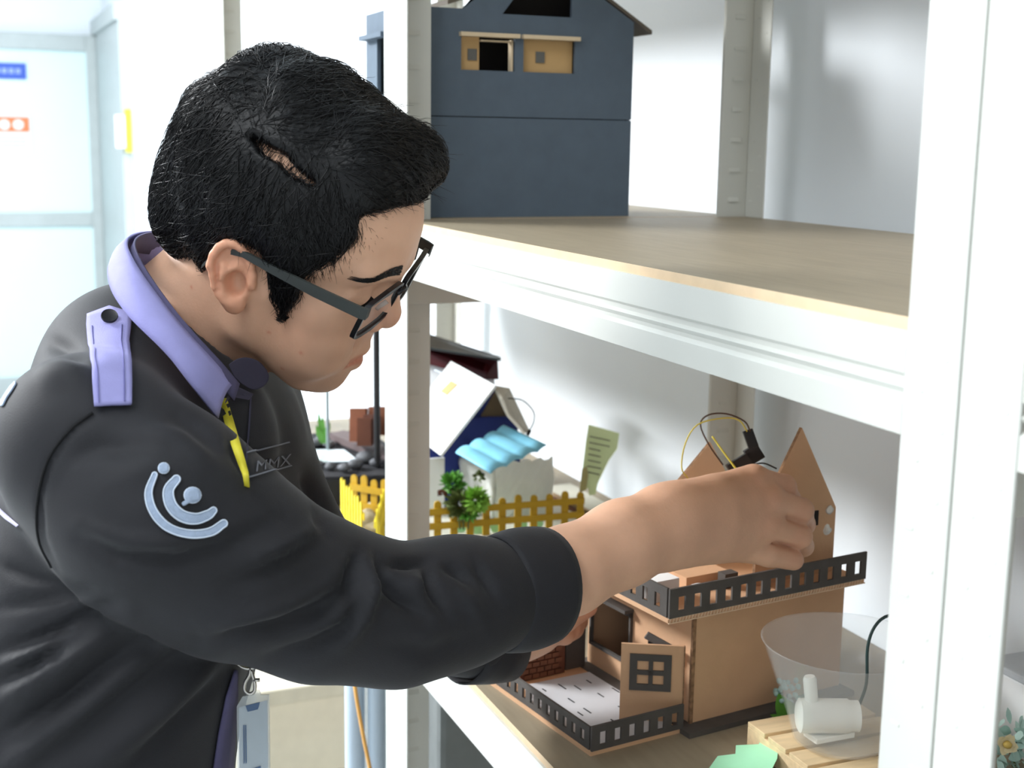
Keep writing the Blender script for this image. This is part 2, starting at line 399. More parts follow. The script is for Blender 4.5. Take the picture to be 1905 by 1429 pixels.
cardwall('shade_backing', [(.06, .063, ct, .185, BP, HT-.002)], DARKHOLE)  # added black panel painting the shade behind the side window
# corner flute edge
m = MB(); m.frame_box(K(-.0015, -.0012, BP), E1*.004, E2*.003, EZ*(HT-BP)); m.build('corner_strip', CARD_EDGE, bh)
# dark window frame on the side wall, with a sill-like hood
wf = MB(); t = .0065
for q in ((wb0, wb1, wc1-t, wc1), (wb0, wb1, wc0, wc0+.003), (wb0, wb0+.003, wc0, wc1), (wb1-.003, wb1, wc0, wc1)): kbox(wf, -.0035, .001, *q)
f_ = wf.build('window_frame', BLACKCARD, bh)
kbox(MB(), -.012, .0, wb0-.001, wb1+.001, wc1-.001, wc1+.003).build('window_hood', BLACKCARD, f_)
# roof slab with fluted edge
kbox(MB(), -.050, .212, -.022, .20, HT+.001, HT+.006).build('roof_slab', CARD, bh)
fl = MB()
for i in range(66):
    a0 = -.049+i*.0039
    fl.prism([K(a0, -.0235, HT+.0015), K(a0+.0015, -.0235, HT+.0055), K(a0+.0022, -.0235, HT+.0055), K(a0+.0008, -.0235, HT+.0015)], E2*.0015)
for z in (.0005, .0055): fl.frame_box(K(-.05, -.0235, HT+z), E1*.262, E2*.0015, EZ*.0009)
o = fl.build('fluted_edge', CARD_L, bh); o['kind'] = 'stuff'
# railings: strips with a row of cut-outs built from rails and balusters
def railing(name, o, ex, L, h, n, zl=.25, zh=.68, t=.0025, en=None, wfrac=.45, parent=bh, mats=BLACKCARD, sub=True):
    ex = ex/np.linalg.norm(ex); en = np.cross(ex, EZ) if en is None else en
    r = MB(); r.frame_box(o, ex*L, en*t, EZ*h*zl); r.frame_box(o+EZ*h*zh, ex*L, en*t, EZ*h*(1-zh))
    ob = r.build(name, mats, parent)
    pitch = L/(n+.4); wv = pitch*wfrac
    for i in range(n+1):
        a0 = max(0, i*pitch-pitch*(1-wfrac)*0); b0 = min(L, a0+pitch*(1-wfrac))
        if i == n: b0 = L
        if b0 > a0: MB().frame_box(o+EZ*h*zl+ex*a0, ex*(b0-a0), en*t, EZ*h*(zh-zl)).build('baluster', mats, ob)
    return ob
RB = HT+.006
railing('balcony_railing', K(-.050, -.0215, RB), E1, .262, .030, 13, .22, .70)
railing('balcony_railing', K(-.050, -.019, RB), E2, .19, .030, 9, .22, .70, en=E1)
railing('yard_railing', K(-.124, -.002, BP), E1, .112, .026, 6, .2, .72)
railing('yard_railing', K(-.124, .0005, BP), E2, .198, .024, 12, .25, .72, en=E1)
# printed paper in the yard
pp = MB(); pp.prism([K(-.100, .165, BP+.0005), K(-.012, .162, BP+.0005), K(-.005, .03, BP+.0005), K(-.03, .004, BP+.0005), K(-.116, .004, BP+.0005), K(-.118, .12, BP+.0005)], EZ*.0004)
sh = pp.build('printed_sheet', mat('grey_white_print_paper', (206, 207, 210), .8, var=.03), bh)
rg = random.Random(3)
for i in range(8):
    for j in range(rg.choice((1, 2, 2))):
        u0 = -.100+.0115*i+rg.uniform(-.002, .002); v0 = .150-.06*j-rg.uniform(0, .045)
        MB().frame_box(K(u0, v0, BP+.001), E2*-rg.uniform(.008, .018), E1*.0016, EZ*.0002).build('text_line', INK, sh)
# open door leaf with dark window, dark hood behind
D0, D1 = K(-.056, .046, BP), K(-.004, .008, BP); dv = D1-D0; dn = np.cross(dv/np.linalg.norm(dv), EZ)
df = MB(); df.frame_box(D0, dv, dn*.003, EZ*.083); dl = df.build('door_leaf', CARD, bh)
MB().frame_box(D1-dv*.01, dv*.02, dn*.0042, EZ*.083).build('door_edge', CARD_EDGE, dl)
wn = MB(); u = dv; A = D0+dn*.0028
def dbox(u0, u1, z0, z1): wn.frame_box(A+dv*u0+EZ*z0, dv*(u1-u0), dn*.0022, EZ*(z1-z0))
dbox(.14, .80, .034, .041); dbox(.14, .80, .066, .073); dbox(.14, .26, .041, .066); dbox(.68, .80, .041, .066); dbox(.26, .68, .051, .056); dbox(.44, .51, .041, .066)
wn.build('door_window', BLACKCARD, dl)
hd = MB(); hd.prism([P(x, y, 1.372-.0003*(x-1200)) for x, y in ((1199, 1188), (1207, 1177), (1256, 1204), (1262, 1212), (1252, 1217))], FW*.006); hd.build('door_hood', BLACKCARD, bh)
hd = MB(); hd.prism([P(x, y, 1.376-.0003*(x-1200)) for x, y in ((1206, 1193), (1206, 1222), (1252, 1222), (1250, 1215))], FW*.004); hd.build('door_opening', DARKHOLE, bh)  # flat black piece painting the shade of the door opening
# brick-patterned shed at the yard's far end
bx = kbox(MB(), -.098, -.040, .176, .198, BP, .052).build('brick_wall', BROWN, bh)
BRK = mat('brown_brick_card', (122, 80, 60), .8, var=.2, scale=60)
for r_ in range(7):
    for c_ in range(6):
        a0 = -.097+c_*.0098+(0 if r_ % 2 else .004)
        if a0+.008 < -.040: kbox(MB(), a0, a0+.0085, .1735, .1765, BP+.002+r_*.0066, BP+.007+r_*.0066).build('brick', BRK, bx)
kbox(MB(), -.036, -.010, .18, .196, BP, .055).build('gap_shade_strip', BLACKCARD, bh)  # dark strip standing in for the shaded gap beside the bricks
# gable panels standing on the roof
def gable(name, b, a0, a1, aa, z0, ze, za, t=.004, mats=(CARD, CARD_EDGE)):
    g = MB(); poly = [K(a0, b, z0), K(a1, b, z0), K(a1, b, ze), K(aa, b, za), K(a0, b, ze)]
    g.prism(poly, E2*t); g.m = [0, 0]+[1]*5; return g.build(name, list(mats), bh)
gr = gable('gable_panel', .012, .088, .198, .143, RB, .206, .299)
gable('gable_panel', .13, .035, .168, .118, RB, .185, .262, mats=(CARD_L, CARD_EDGE))
kbox(MB(), .155, .172, .0105, .0125, .19, .206).build('gable_window', DARKHOLE, gr)
m = MB(); m.blob(K(.188, .0115, .205), (.005, .001, .0045), 3, 12, .5); m.blob(K(.186, .0115, .183), (.006, .001, .005), 4, 12, .6); m.build('glue_blob', mat('hot_glue', (236, 232, 224), .25), gr, smooth=True)
# roof clutter: white box, cardboard block, curved white lead
kbox(MB(), -.035, -.005, .02, .05, RB, RB+.022).build('white_connector_box', PAPER, bh)
kbox(MB(), .02, .075, .04, .10, RB, RB+.012).build('roof_block', CARD, bh)
kbox(MB(), .055, .072, .02, .032, RB, RB+.016).build('roof_block', BLACKCARD, bh)
MB().tube(arc([K(-.005, .02, RB+.006), K(.012, .012, RB+.014), K(.035, .012, RB+.006)]), .0022, 8).build('white_lead', PAPER, bh, smooth=True)
# sensor module and jumper wires on the roof
sm = thing('sensor_module', K(.13, .07, .2), 'black plastic sensor module with jumper plugs poking out above the hand', 'electronics')
c0 = P(1355, 872, 1.425); c1 = P(1425, 830, 1.42); ax = c1-c0; ax /= np.linalg.norm(ax); sn = np.cross(ax, FW); sn /= np.linalg.norm(sn)
m = MB(); m.frame_box(c0-sn*.009, ax*.040, sn*.013, FW*.011); m.build('module_body', BLACK, sm, bevel=.0008)
m = MB(); m.frame_box(c0+ax*.024-sn*.010, ax*.016, sn*.017, FW*.012); m.build('header_block', BLACK, sm, bevel=.0008)
pj = P(1392, 800, 1.42); pd = P(1402, 828, 1.42)-pj; pd /= np.linalg.norm(pd); ps = np.cross(pd, FW); ps /= np.linalg.norm(ps)
m = MB(); m.frame_box(pj-ps*.006, pd*.02, ps*.011, FW*.006); m.build('jumper_plug', BLACK, sm, bevel=.0006)
m = MB(); m.tube(arc([P(1396, 803, 1.42), P(1385, 784, 1.42), P(1352, 770, 1.42), P(1318, 772, 1.42), P(1303, 790, 1.425), P(1318, 826, 1.43), P(1345, 865, 1.435)]), .0009, 6); m.build('brown_wire', mat('brown_wire', (84, 60, 44), .5), sm, smooth=True)
m = MB(); m.tube(arc([P(1390, 803, 1.42), P(1375, 782, 1.42), P(1345, 778, 1.42), P(1298, 790, 1.42), P(1275, 825, 1.425), P(1268, 870, 1.43), P(1280, 890, 1.435)]), .0008, 6); m.build('yellow_wire', mat('yellow_wire', (226, 208, 84), .5), sm, smooth=True)
m = MB(); m.tube(arc([P(1325, 812, 1.43), P(1345, 840, 1.42), P(1375, 880, 1.41)]), .0011, 6); m.build('yellow_wire', mat('yellow_wire', (226, 208, 84)), sm, smooth=True)
m = MB(); m.tube(arc([P(1395, 866, 1.43), P(1420, 862, 1.43), P(1445, 872, 1.425)]), .0009, 6); m.build('black_wire', BLACK, sm, smooth=True)

# ================================================================== CUP WITH PUMP ON STICK PALLET
PH = .026
cb = on(1562, 1380, 2, ZL+PH+.0004); pc = np.array([cb[0]+.004, cb[1]-.012, ZL])
pal = thing('stick_pallet', pc, 'small pallet of pale wooden sticks under the clear cup', 'pallet')
for i in range(4):
    y = pc[1]-.055+i*.036; MB().box((pc[0]-.062, y, ZL+PH-.005), (pc[0]+.07, y+.030, ZL+PH)).build('top_slat', WOOD, pal, bevel=.0006)
for i in range(3):
    x = pc[0]-.062+i*.054
    MB().box((x, pc[1]-.055, ZL+.0005), (x+.024, pc[1]+.083, ZL+PH-.005)).build('block', WOOD, pal, bevel=.0006)
cup = tag(MB().lathe([(.0, .0008), (.040, .0008), (.045, .004), (.049, .02), (.0775, .0995), (.0795, .1020), (.0765, .1010), (.0475, .021), (.0435, .005), (.0, .003)], cb, n=56).build('plastic_cup', CLEAR, None, smooth=True),
    'clear plastic cup holding the small white pump', 'cup')
pu = thing('water_pump', cb+np.array([0, 0, .004]), 'ivory cylindrical mini water pump lying in the clear cup', 'pump')
u = np.array([.92, -.38, -.0]); u /= np.linalg.norm(u); pcx = cb-RT*.010+EZ*.0265
MB().lathe([(.0, -.032), (.013, -.032), (.0165, -.030), (.0165, .016), (.0150, .018), (.0150, .026), (.0, .026)], pcx, u, 28).build('pump_body', PUMPW, pu, auto=40)
MB().lathe([(.0065, 0), (.0065, .024), (.005, .027), (0, .027)], pcx-u*.019+EZ*.013+np.array([0, 0, 0]), (-.12, .05, 1), 16).build('outlet_nozzle', PUMPW, pu, auto=40)
MB().box((pcx[0]-.022, pcx[1]-.010, cb[2]+.0045), (pcx[0]+.022, pcx[1]+.012, cb[2]+.010)).build('pump_foot', PUMPW, pu, bevel=.001)
d0 = pix(cb)[2]+.004
MB().tube(arc([pcx+u*.024+EZ*.004, P(1598, 1312, d0), P(1612, 1270, d0), P(1614, 1205, d0), P(1628, 1165, d0), P(1655, 1145, d0), P(1700, 1150, d0)]), .0016, 8).build('cable', mat('dark_green_cable', (38, 62, 60), .45), pu, smooth=True)
# leaves beside the pallet
def leaf(mb, base, tip, nrm, w, n=8, curl=.0, serr=0.):
    base, tip, nrm = map(lambda q: np.asarray(q, float), (base, tip, nrm)); d = tip-base; L = np.linalg.norm(d); s = np.cross(d, nrm); s /= np.linalg.norm(s); nn = np.cross(s, d)/L
    vs = []
    for i in range(n+1):
        t = i/n; ww = w*math.sin(math.pi*min(1, t*.97+.03))**.8*(1+(serr if i % 2 else -serr)); c = base+d*t+nn*curl*math.sin(math.pi*t)
        vs += [c-s*ww+nn*curl*.5, c, c+s*ww+nn*curl*.5]
    fs = []
    for i in range(n):
        a = i*3; fs += [(a, a+1, a+4, a+3), (a+1, a+2, a+5, a+4)]
    mb.add(vs, fs)
mp_ = MB(); edge = [(1318, 1432), (1335, 1408), (1368, 1404), (1369, 1388), (1412, 1386), (1414, 1372), (1442, 1368), (1447, 1396), (1446, 1412), (1432, 1440)]
mp_.prism([on(px, py, 2, ZL+.004+.012*(px-1318)/130) for px, py in edge], (0, 0, .0008))
tag(mp_.build('paper_leaf', MINT), 'serrated mint green paper leaf lying before the pallet', 'paper leaf')
lp = thing('plastic_plant', on(1455, 1352, 2, ZL), 'sprig of green plastic leaves squeezed behind the clear cup', 'plant')
m = MB()
for (bx_, by_), (tx, ty), w_ in (((1470, 1350), (1448, 1290), .009), ((1475, 1352), (1462, 1300), .010), ((1478, 1340), (1432, 1330), .003), ((1480, 1345), (1425, 1338), .0028), ((1478, 1372), (1440, 1358), .0025), ((1480, 1372), (1450, 1364), .002)):
    leaf(m, P(bx_, by_, 1.40), P(tx, ty, 1.39), -FW, w_)
m.build('leaves', GREENP, lp, smooth=True)
m = MB()
for i in range(26):
    q = P(1452+rg.uniform(-14, 34), 1285+rg.uniform(-20, 22), 1.40+rg.uniform(-.008, .008)); m.blob(q, (.003, .003, .003), i, 8)
m.build('pale_blossom', mat('pale_mint_blossom', (176, 210, 204), .7), lp, smooth=True)

# ================================================================== PICKET FENCES (lower shelf, far rack)
def picket(mb, o, ex, en, w, h, t=.003):
    """flat stick with a rounded top"""
    pts = [o, o+ex*w]; n = 6
    for i in range(n+1):
        q = math.pi*i/n; pts.append(o+ex*(w/2+w/2*math.cos(q))+EZ*(h-w/2+w/2*math.sin(q)))
    mb.prism(pts, en*t)
def fence(name, a, b, n, h, label, mats, w=.011, rails=(.28, .66), t=.003, over=0., en=None):
    a, b = np.asarray(a, float), np.asarray(b, float); d = b-a; L = np.linalg.norm(d); ex = d/L
    en = np.cross(ex, EZ) if en is None else en
    f = thing(name, (a+b)/2, label, 'fence', 'yellow picket fences'); step = (L-w)/(n-1)
    for i in range(n):
        m = MB(); picket(m, a+ex*step*i, ex, en, w, h*(1+.03*math.sin(i*2.3)), t); m.build('picket', mats, f)
    for r_ in rails:
        m = MB(); o = a-ex*over+en*t+EZ*h*r_
        m.frame_box(o, ex*(L+2*over), en*.003, EZ*.010); m.build('rail', mats, f)
    return f
ga = on(806, 1032, 2, ZL+.004); gb = on(1083, 978, 2, ZL+.004); gb2 = on(1083, 1015, 2, ZL+.004)
fence('picket_fence', np.array([ga[0], .262, ZL+.004]), np.array([on(1083, 1015, 1, .245)[0], .245, ZL+.004]), 11, .058, 'long ochre picket fence in front of the blue and white house', YELLOW_D)
f2a = on(628, 988, 2, ZL+.004); f2b = on(680, 1005, 2, ZL+.004)
fa = P(634, 974, 2.045); fa[2] = ZL+.004; fb = P(672, 1012, 1.905); fb[2] = ZL+.004
fence('picket_fence', fa, fb, 8, .078, 'bright yellow picket fence panel facing the aisle beside the man', YELLOW, .0095, over=.008, en=np.array([.8, .6, 0]))
fc = P(655, 965, 2.09); fc[2] = ZL+.004; fd = P(722, 958, 2.05); fd[2] = ZL+.004
fence('picket_fence', fc, fd, 4, .072, 'short yellow picket fence before the black tray', YELLOW_D, .012)
fe = P(716, 985, 1.99); fe[2] = ZL+.004; ff = P(703, 1048, 1.87); ff[2] = ZL+.004
fence('picket_fence', fe, ff, 4, .076, 'yellow fence gate half hidden behind the white post', YELLOW, .010, en=np.array([-.8, .6, 0]))
gb_ = MB(); gb_.prism([(.012, .16, ZL), (.47, .16, ZL), (.47, .50, ZL), (.012, .44, ZL)], (0, 0, .003))
tag(gb_.build('garden_base', mat('pale_grey_board', (206, 204, 190), .8, var=.08, scale=20)), 'pale board under the fenced garden of the blue house', 'base board')
for i, (px, py, r_) in enumerate(((690, 945, .016), (684, 968, .018), (697, 985, .014), (688, 1000, .012), (703, 958, .013))):
    q = on(px, py, 2, ZL+.003+r_*.7)
    tag(MB().blob(q, (r_, r_*.9, r_*.75), i, 12, .3).build('pebble', mat('cream_pebble', (198, 186, 158), .8, var=.3, scale=40), None, smooth=True), ('topmost cream pebble in the fenced heap', 'largest cream pebble in the middle of the fenced heap', 'cream pebble low in the fenced heap beside the gate', 'smallest cream pebble at the bottom of the fenced heap', 'cream pebble of the fenced heap nearest the white post')[i], 'pebble', 'cream pebbles inside the yellow fence')
m = MB()
for i, (px, py) in enumerate(((860, 1000), (895, 1003), (930, 1000), (975, 995), (1005, 992))):
    leaf(m, on(px, py, 2, ZL+.004)+[0, .03, 0], on(px+20, py, 2, ZL+.004)+[0, .04, .018], (0, -1, .4), .012)
tag(m.build('grass_tuft', MINT, None), 'mint green paper grass showing through the ochre fence', 'paper grass')

# ================================================================== BLUE AND WHITE HOUSE
YB = .40
uh = thing('cardboard_house', (.27, YB+.06, ZL), 'blue model house with white roof and sky blue corrugated awning', 'model house')
def bp(px, py, y=YB): return on(px, py, 1, y)
th = np.array([0, .004, 0])
m = MB(); m.prism([bp(770, 1000, YB+.012), bp(862, 1000, YB+.012), bp(862, 850, YB+.012), bp(968, 860, YB+.012), bp(962, 780, YB+.012), bp(926, 722, YB+.012), bp(860, 740, YB+.012), bp(770, 850, YB+.012)], th)
m.build('gable_wall', BLUE, uh)
m = MB(); m.prism([bp(845, 800, YB+.004), bp(860, 778, YB+.004), bp(945, 775, YB+.004), bp(972, 815, YB+.004), bp(930, 850, YB+.004)], th*.8); m.build('gable_wall', BLUE, uh)
m = MB(); m.prism([bp(895, 775, YB+.008), bp(922, 728, YB+.008), bp(945, 775, YB+.008)], th*.8); m.build('gable_peak', mat('bare_grey_card', (110, 98, 84), .85), uh)
# white roof slope, tilted: near edge forward
rt = [P(839, 672, 2.22), P(921, 717, 2.02), P(819, 847, 1.99), P(745, 790, 2.18)]
m = MB(); nrm = np.cross(rt[1]-rt[0], rt[3]-rt[0]); nrm /= np.linalg.norm(nrm); m.prism(rt, nrm*.004*(1 if nrm@FW > 0 else -1)); rf = m.build('roof_slope', PAPER, uh)
def onroof(px, py): return onp(px, py, rt[0], nrm)-(nrm*.0006*(1 if nrm@FW > 0 else -1))
m = MB(); m.prism([onroof(820, 729), onroof(840, 709), onroof(852, 716), onroof(832, 736)], -nrm*.0006*(1 if nrm@FW > 0 else -1)); m.build('kraft_patch', KH, rf)
for (x0, y0), (x1, y1) in (((846, 690), (873, 703)), ((812, 745), (855, 752)), ((822, 765), (870, 742)), ((815, 800), (850, 770)), ((808, 690), (830, 700))):
    p0, p1 = onroof(x0, y0), onroof(x1, y1); dd = p1-p0; sd = np.cross(dd, nrm); sd /= np.linalg.norm(sd)
    MB().frame_box(p0, dd, sd*.003, nrm*-.0003*(1 if nrm@FW > 0 else -1)).build('roof_crease', mat('pale_blue_print', (206, 218, 232), .8), rf)
# right slope: torn underside
rs = [P(921, 717, 2.03), P(948, 722, 2.2), P(985, 800, 2.16), P(978, 806, 2.0)]
m = MB(); n2 = np.cross(rs[1]-rs[0], rs[3]-rs[0]); n2 /= np.linalg.norm(n2); m.prism([rs[0], P(935, 740, 2.015), P(947, 772, 2.01), rs[3], rs[2], rs[1]], n2*.004); m.build('roof_slope', mat('torn_grey_card', (186, 180, 166), .9, var=.15, scale=50, bump=.4), uh)
MB().tube(arc([P(945, 741, 2.05), P(972, 745, 2.05), P(992, 765, 2.05), P(993, 785, 2.05), P(984, 803, 2.04)]), .0011, 6).build('black_wire', BLACK, uh, smooth=True)
MB().tube([P(986, 800, 2.04), P(981, 810, 2.04)], .003, 8).build('wire_plug', BLACK, uh, smooth=True)
# awning: corrugated sheet
A0, A1, A2, A3 = P(847, 842, 1.97), P(938, 795, 2.04), P(1017, 832, 1.99), P(912, 880, 1.90)
n_ = 36; vs = []; fs = []; an = np.cross(A1-A0, A3-A0); an /= np.linalg.norm(an); an *= (1 if an[2] > 0 else -1)
for i in range(n_+1):
    t_ = i/n_; wv = .0045*abs(math.sin(t_*math.pi*3.6))**.8
    for j in range(5):
        s_ = j/4; q = (A0*(1-t_)+A1*t_)*(1-s_)+(A3*(1-t_)+A2*t_)*s_; vs.append(q+an*wv)
for i in range(n_):
    for j in range(4): fs.append((i*5+j, i*5+j+1, (i+1)*5+j+1, (i+1)*5+j))
m = MB(); m.add(vs, fs); o = m.build('awning', SKYBLUE, uh, smooth=True); sd = o.modifiers.new('solid', 'SOLIDIFY'); sd.thickness = .002
# white side room
x0_, x1_ = bp(922, 960, .33)[0], bp(1028, 960, .33)[0]; z1_ = bp(1000, 856, .33)[2]
m = MB(); vs = []; fs = []; nx = 14
for i in range(nx+1):
    for j in range(9):
        zz = ZL+.003+(z1_-ZL-.003)*j/8; xx = x0_+(x1_-x0_)*i/nx+(.0015*math.sin(j*5.1+i) if i in (0, nx) else 0)
        vs.append((xx, .33+.0005*math.sin(i*3.7+j*2.9), zz+(.003*math.sin(i*1.9) if j == 8 else 0)))
for i in range(nx):
    for j in range(8): a = i*9+j; fs.append((a, a+9, a+10, a+1))
m.add(vs, fs); o = m.build('front_panel', FOAM, uh); sd = o.modifiers.new('solid', 'SOLIDIFY'); sd.thickness = .006; sd.offset = -1
m = MB(); q0, q1 = np.array([x0_, .333, ZL+.003]), np.array([bp(858, 950, YB+.01)[0], YB+.01, ZL+.003]); ex_ = q1-q0; nl = np.linalg.norm(ex_); nn_ = np.cross(ex_/nl, EZ)
vs = []; fs = []
for i in range(13):
    for j in range(11):
        vs.append(q0+ex_*i/12+EZ*(.085*j/10)+nn_*.003*math.sin(i*2.1+j*1.7)*math.cos(j*2.3))
for i in range(12):
    for j in range(10): a = i*11+j; fs.append((a, a+11, a+12, a+1))
m.add(vs, fs); o = m.build('side_panel', FOAM, uh, smooth=True); sd = o.modifiers.new('solid', 'SOLIDIFY'); sd.thickness = .005
MB().box((bp(770, 950)[0], YB-.012, ZL+.003), (bp(822, 950)[0], YB-.008, bp(800, 850)[2])).build('white_door', PAPER, uh)
# plastic bush beside it
bu = thing('plastic_bush', on(860, 985, 2, ZL), 'plastic garden bush with bright and olive tufts by the blue wall', 'bush')
def tuft(c, R, n, mats, seed, w=.0022):
    rg = random.Random(seed); m = MB()
    for i in range(n):
        d = np.array([rg.gauss(0, 1), rg.gauss(0, 1)-.3, rg.gauss(0, 1)+.3]); d /= np.linalg.norm(d)
        b = c+d*R*.25; leaf(m, b, c+d*R*rg.uniform(.75, 1.05), (rg.gauss(0, 1), rg.gauss(0, 1), rg.gauss(0, 1)), w*rg.uniform(.8, 1.6), 4)
    o = m.build('tuft', mats, bu); o['kind'] = 'stuff'
GRB = mat('bright_green_plastic_leaf', (142, 190, 78), .5, var=.15, scale=60)
tuft(P(842, 900, 1.995), .023, 170, GREENP, 1); tuft(P(885, 930, 1.97), .025, 190, GRB, 2); tuft(P(855, 938, 1.98), .027, 150, GREEND, 3, .003); tuft(P(890, 888, 1.985), .012, 26, GREEND, 4); tuft(P(872, 955, 1.975), .018, 90, GREENP, 6)
tuft(P(822, 918, 1.985), .009, 26, BROWN, 5, .003)
for dx in (0, 8, -6): MB().tube([P(862+dx, 985, 1.985)-[0, 0, .0], P(862+dx*2, 930, 1.985)], .0015, 6).build('stem', GREEND, bu)
# little red-brown bench behind the fence, note flag on a stick
bn = thing('card_bench', on(1050, 985, 2, ZL), 'small red brown card ramp behind the end of the ochre fence', 'model part')
m = MB(); m.prism([P(1030, 925, 2.2), P(1100, 965, 2.1), P(1100, 985, 2.1), P(1032, 985, 2.2)], FW*.03); m.build('ramp_panel', BROWN, bn)
m = MB(); m.prism([P(1028, 918, 2.22), P(1110, 958, 2.1), P(1112, 965, 2.1), P(1030, 925, 2.22)], FW*.04); m.build('ramp_top', mat('tan_card', (178, 152, 118), .8), bn)
nt_ = thing('note_flag', on(1072, 1000, 2, ZL), 'pale green note with handwriting on a thin stick', 'note')
nd = 2.16
m = MB(); m.tube([P(1073, 968, nd), P(1086, 868, nd)], .0016, 8); m.build('stick', mat('brown_stick', (150, 104, 70), .7), nt_)
m = MB(); m.prism([P(px, py, nd-.003+.00012*(px-1090)) for px, py in ((1095, 790), (1152, 806), (1148, 835), (1133, 856), (1127, 868), (1112, 900), (1108, 920), (1096, 922), (1094, 908), (1088, 912), (1080, 905), (1084, 870), (1090, 820))], FW*.0008); sh = m.build('note_sheet', NOTE, nt_)
m = MB(); m.prism([P(px, py, nd-.006) for px, py in ((1083, 872), (1092, 868), (1094, 885), (1090, 912), (1083, 915), (1078, 912))], FW*.001); m.build('tape', mat('khaki_tape', (176, 168, 116), .6), nt_)
rg = random.Random(5)
for i in range(7):
    p0 = P(1097-i*.8, 812+11*i, nd-.0045); p1 = P(1097-i*.8+(38 if i < 2 else rg.uniform(14, 26)), 812+11*i+(8 if i < 2 else 5), nd-.0035)
    MB().tube([p0, p1], .0007, 5).build('handwriting_line', INK, sh)

# ================================================================== DARK-ROOFED HOUSE BEHIND, BLACK TRAY MODEL
rh = thing('cardboard_house', on(870, 900, 2, ZL), 'model house with a glossy dark red roof behind the blue house', 'model house')
RED = mat('dark_red_gloss_card', (74, 20, 24), .25, var=.15, scale=20); 
d1, d2 = 2.35, 2.30
m = MB(); q = [P(770, 612, d1), P(932, 664, d2), P(932, 668, d2-.09), P(760, 640, d1-.09)]; m.prism(q, (0, 0, -.004)); m.build('roof_slope', mat('dark_green_black_roof', (30, 32, 32), .4), rh)
m = MB(); q = [P(760, 622, d1-.02), P(905, 676, d2-.02), P(900, 690, d2-.04), P(760, 640, d1-.04)]; m.prism(q, FW*.02); m.build('roof_trim', RED, rh)
m = MB(); q = [P(760, 640, d1), P(926, 668, d2), P(928, 706, d2), P(900, 706, d2), P(760, 668, d1)]; m.prism(q, FW*.012); m.build('roof_board', RED, rh)
m = MB(); m.prism([P(770, 655, d1+.012), P(920, 700, d2+.012), P(930, 930, d2+.012), P(770, 945, d1+.012)], FW*.006); m.build('wall_panel', PAPER, rh)

ty = thing('black_tray_model', (.10, .62, ZL), 'black tray diorama with pond, pebbles and tall black post', 'model')
tz = ZL+.055
def tp(px, py, z=tz): return on(px, py, 2, z)
q = [tp(545, 870), tp(700, 905), (.42, .56, tz), (.42, .86, tz), (.02, .86, tz)]
q = [np.array([.012, .50, tz]), np.array([.195, .46, tz]), np.array([.195, .82, tz]), np.array([.012, .82, tz])]
m = MB(); m.prism([p-[0, 0, .052] for p in q], (0, 0, .045)); m.build('tray', BLACK, ty, bevel=.003)
GRAVEL = mat('black_gravel', (44, 44, 48), .9, var=.4, scale=120, bump=1., bscale=150)
m = MB(); m.prism([p-[0, 0, .007] for p in q], (0, 0, .004)); m.build('gravel_bed', GRAVEL, ty)
m = MB(); m.prism([tp(545, 838), tp(640, 838), tp(668, 860), tp(560, 862)], (0, 0, .002)); m.build('pond', mat('pale_pond_sheet', (214, 228, 232), .15), ty)
for i, (px, py, r_) in enumerate(((588, 830, .012), (600, 826, .014), (612, 832, .010), (575, 832, .010), (680, 858, .015), (662, 870, .012), (590, 868, .010), (615, 872, .009), (640, 876, .010), (702, 866, .011))):
    m = MB(); m.blob(tp(px, py)+[0, 0, r_*.5], (r_*1.2, r_, r_*.7), i, 10); m.build('pebble', STONE, ty, smooth=True)
m = MB(); m.prism([tp(612, 818), tp(640, 812), tp(735, 850), tp(735, 870)], (0, 0, .012)); m.build('plank', mat('mauve_brown_plank', (108, 94, 94), .7), ty)
bz = tz+.012
def bl(px0, px1, py0, py1, mats, d): 
    m = MB(); a, b, c = P(px0, py1, d), P(px1, py1, d), P(px0, py0, d); m.frame_box(a, b-a, FW*.04, c-a); return m.build('brick_block', mats, ty)
BR1 = mat('terracotta_card', (150, 96, 72), .8, var=.12)
bl(650, 680, 760, 822, BR1, 2.27); bl(676, 700, 772, 826, mat('dark_terracotta_card', (112, 74, 62), .8), 2.25); bl(685, 730, 757, 810, BR1, 2.28); bl(664, 690, 778, 830, BROWN, 2.24)
MB().tube([tp(702, 868), P(700, 600, pix(tp(702, 868))[2]-.0), P(699, 520, pix(tp(702, 868))[2])], .0055, 10).build('tall_post', BLACK, ty)
t0 = tp(610, 838); MB().tube([t0, t0+[0, 0, .15]], .003, 8).build('thin_post', mat('grey_stick', (136, 150, 152), .5), ty)
m = MB()
for a_, b_ in (((600, 825), (592, 765)), ((602, 825), (600, 772)), ((604, 825), (614, 785)), ((598, 826), (588, 790)), ((602, 826), (596, 800)), ((606, 826), (606, 795))): leaf(m, P(*a_, 2.33), P(*b_, 2.32), -FW, .004, 6)
m.build('seedling', GREENP, ty)
MB().blob(tp(570, 815)+[0, 0, .01], (.008, .008, .016), 9, 10).build('brown_stub', BROWN, ty, smooth=True)

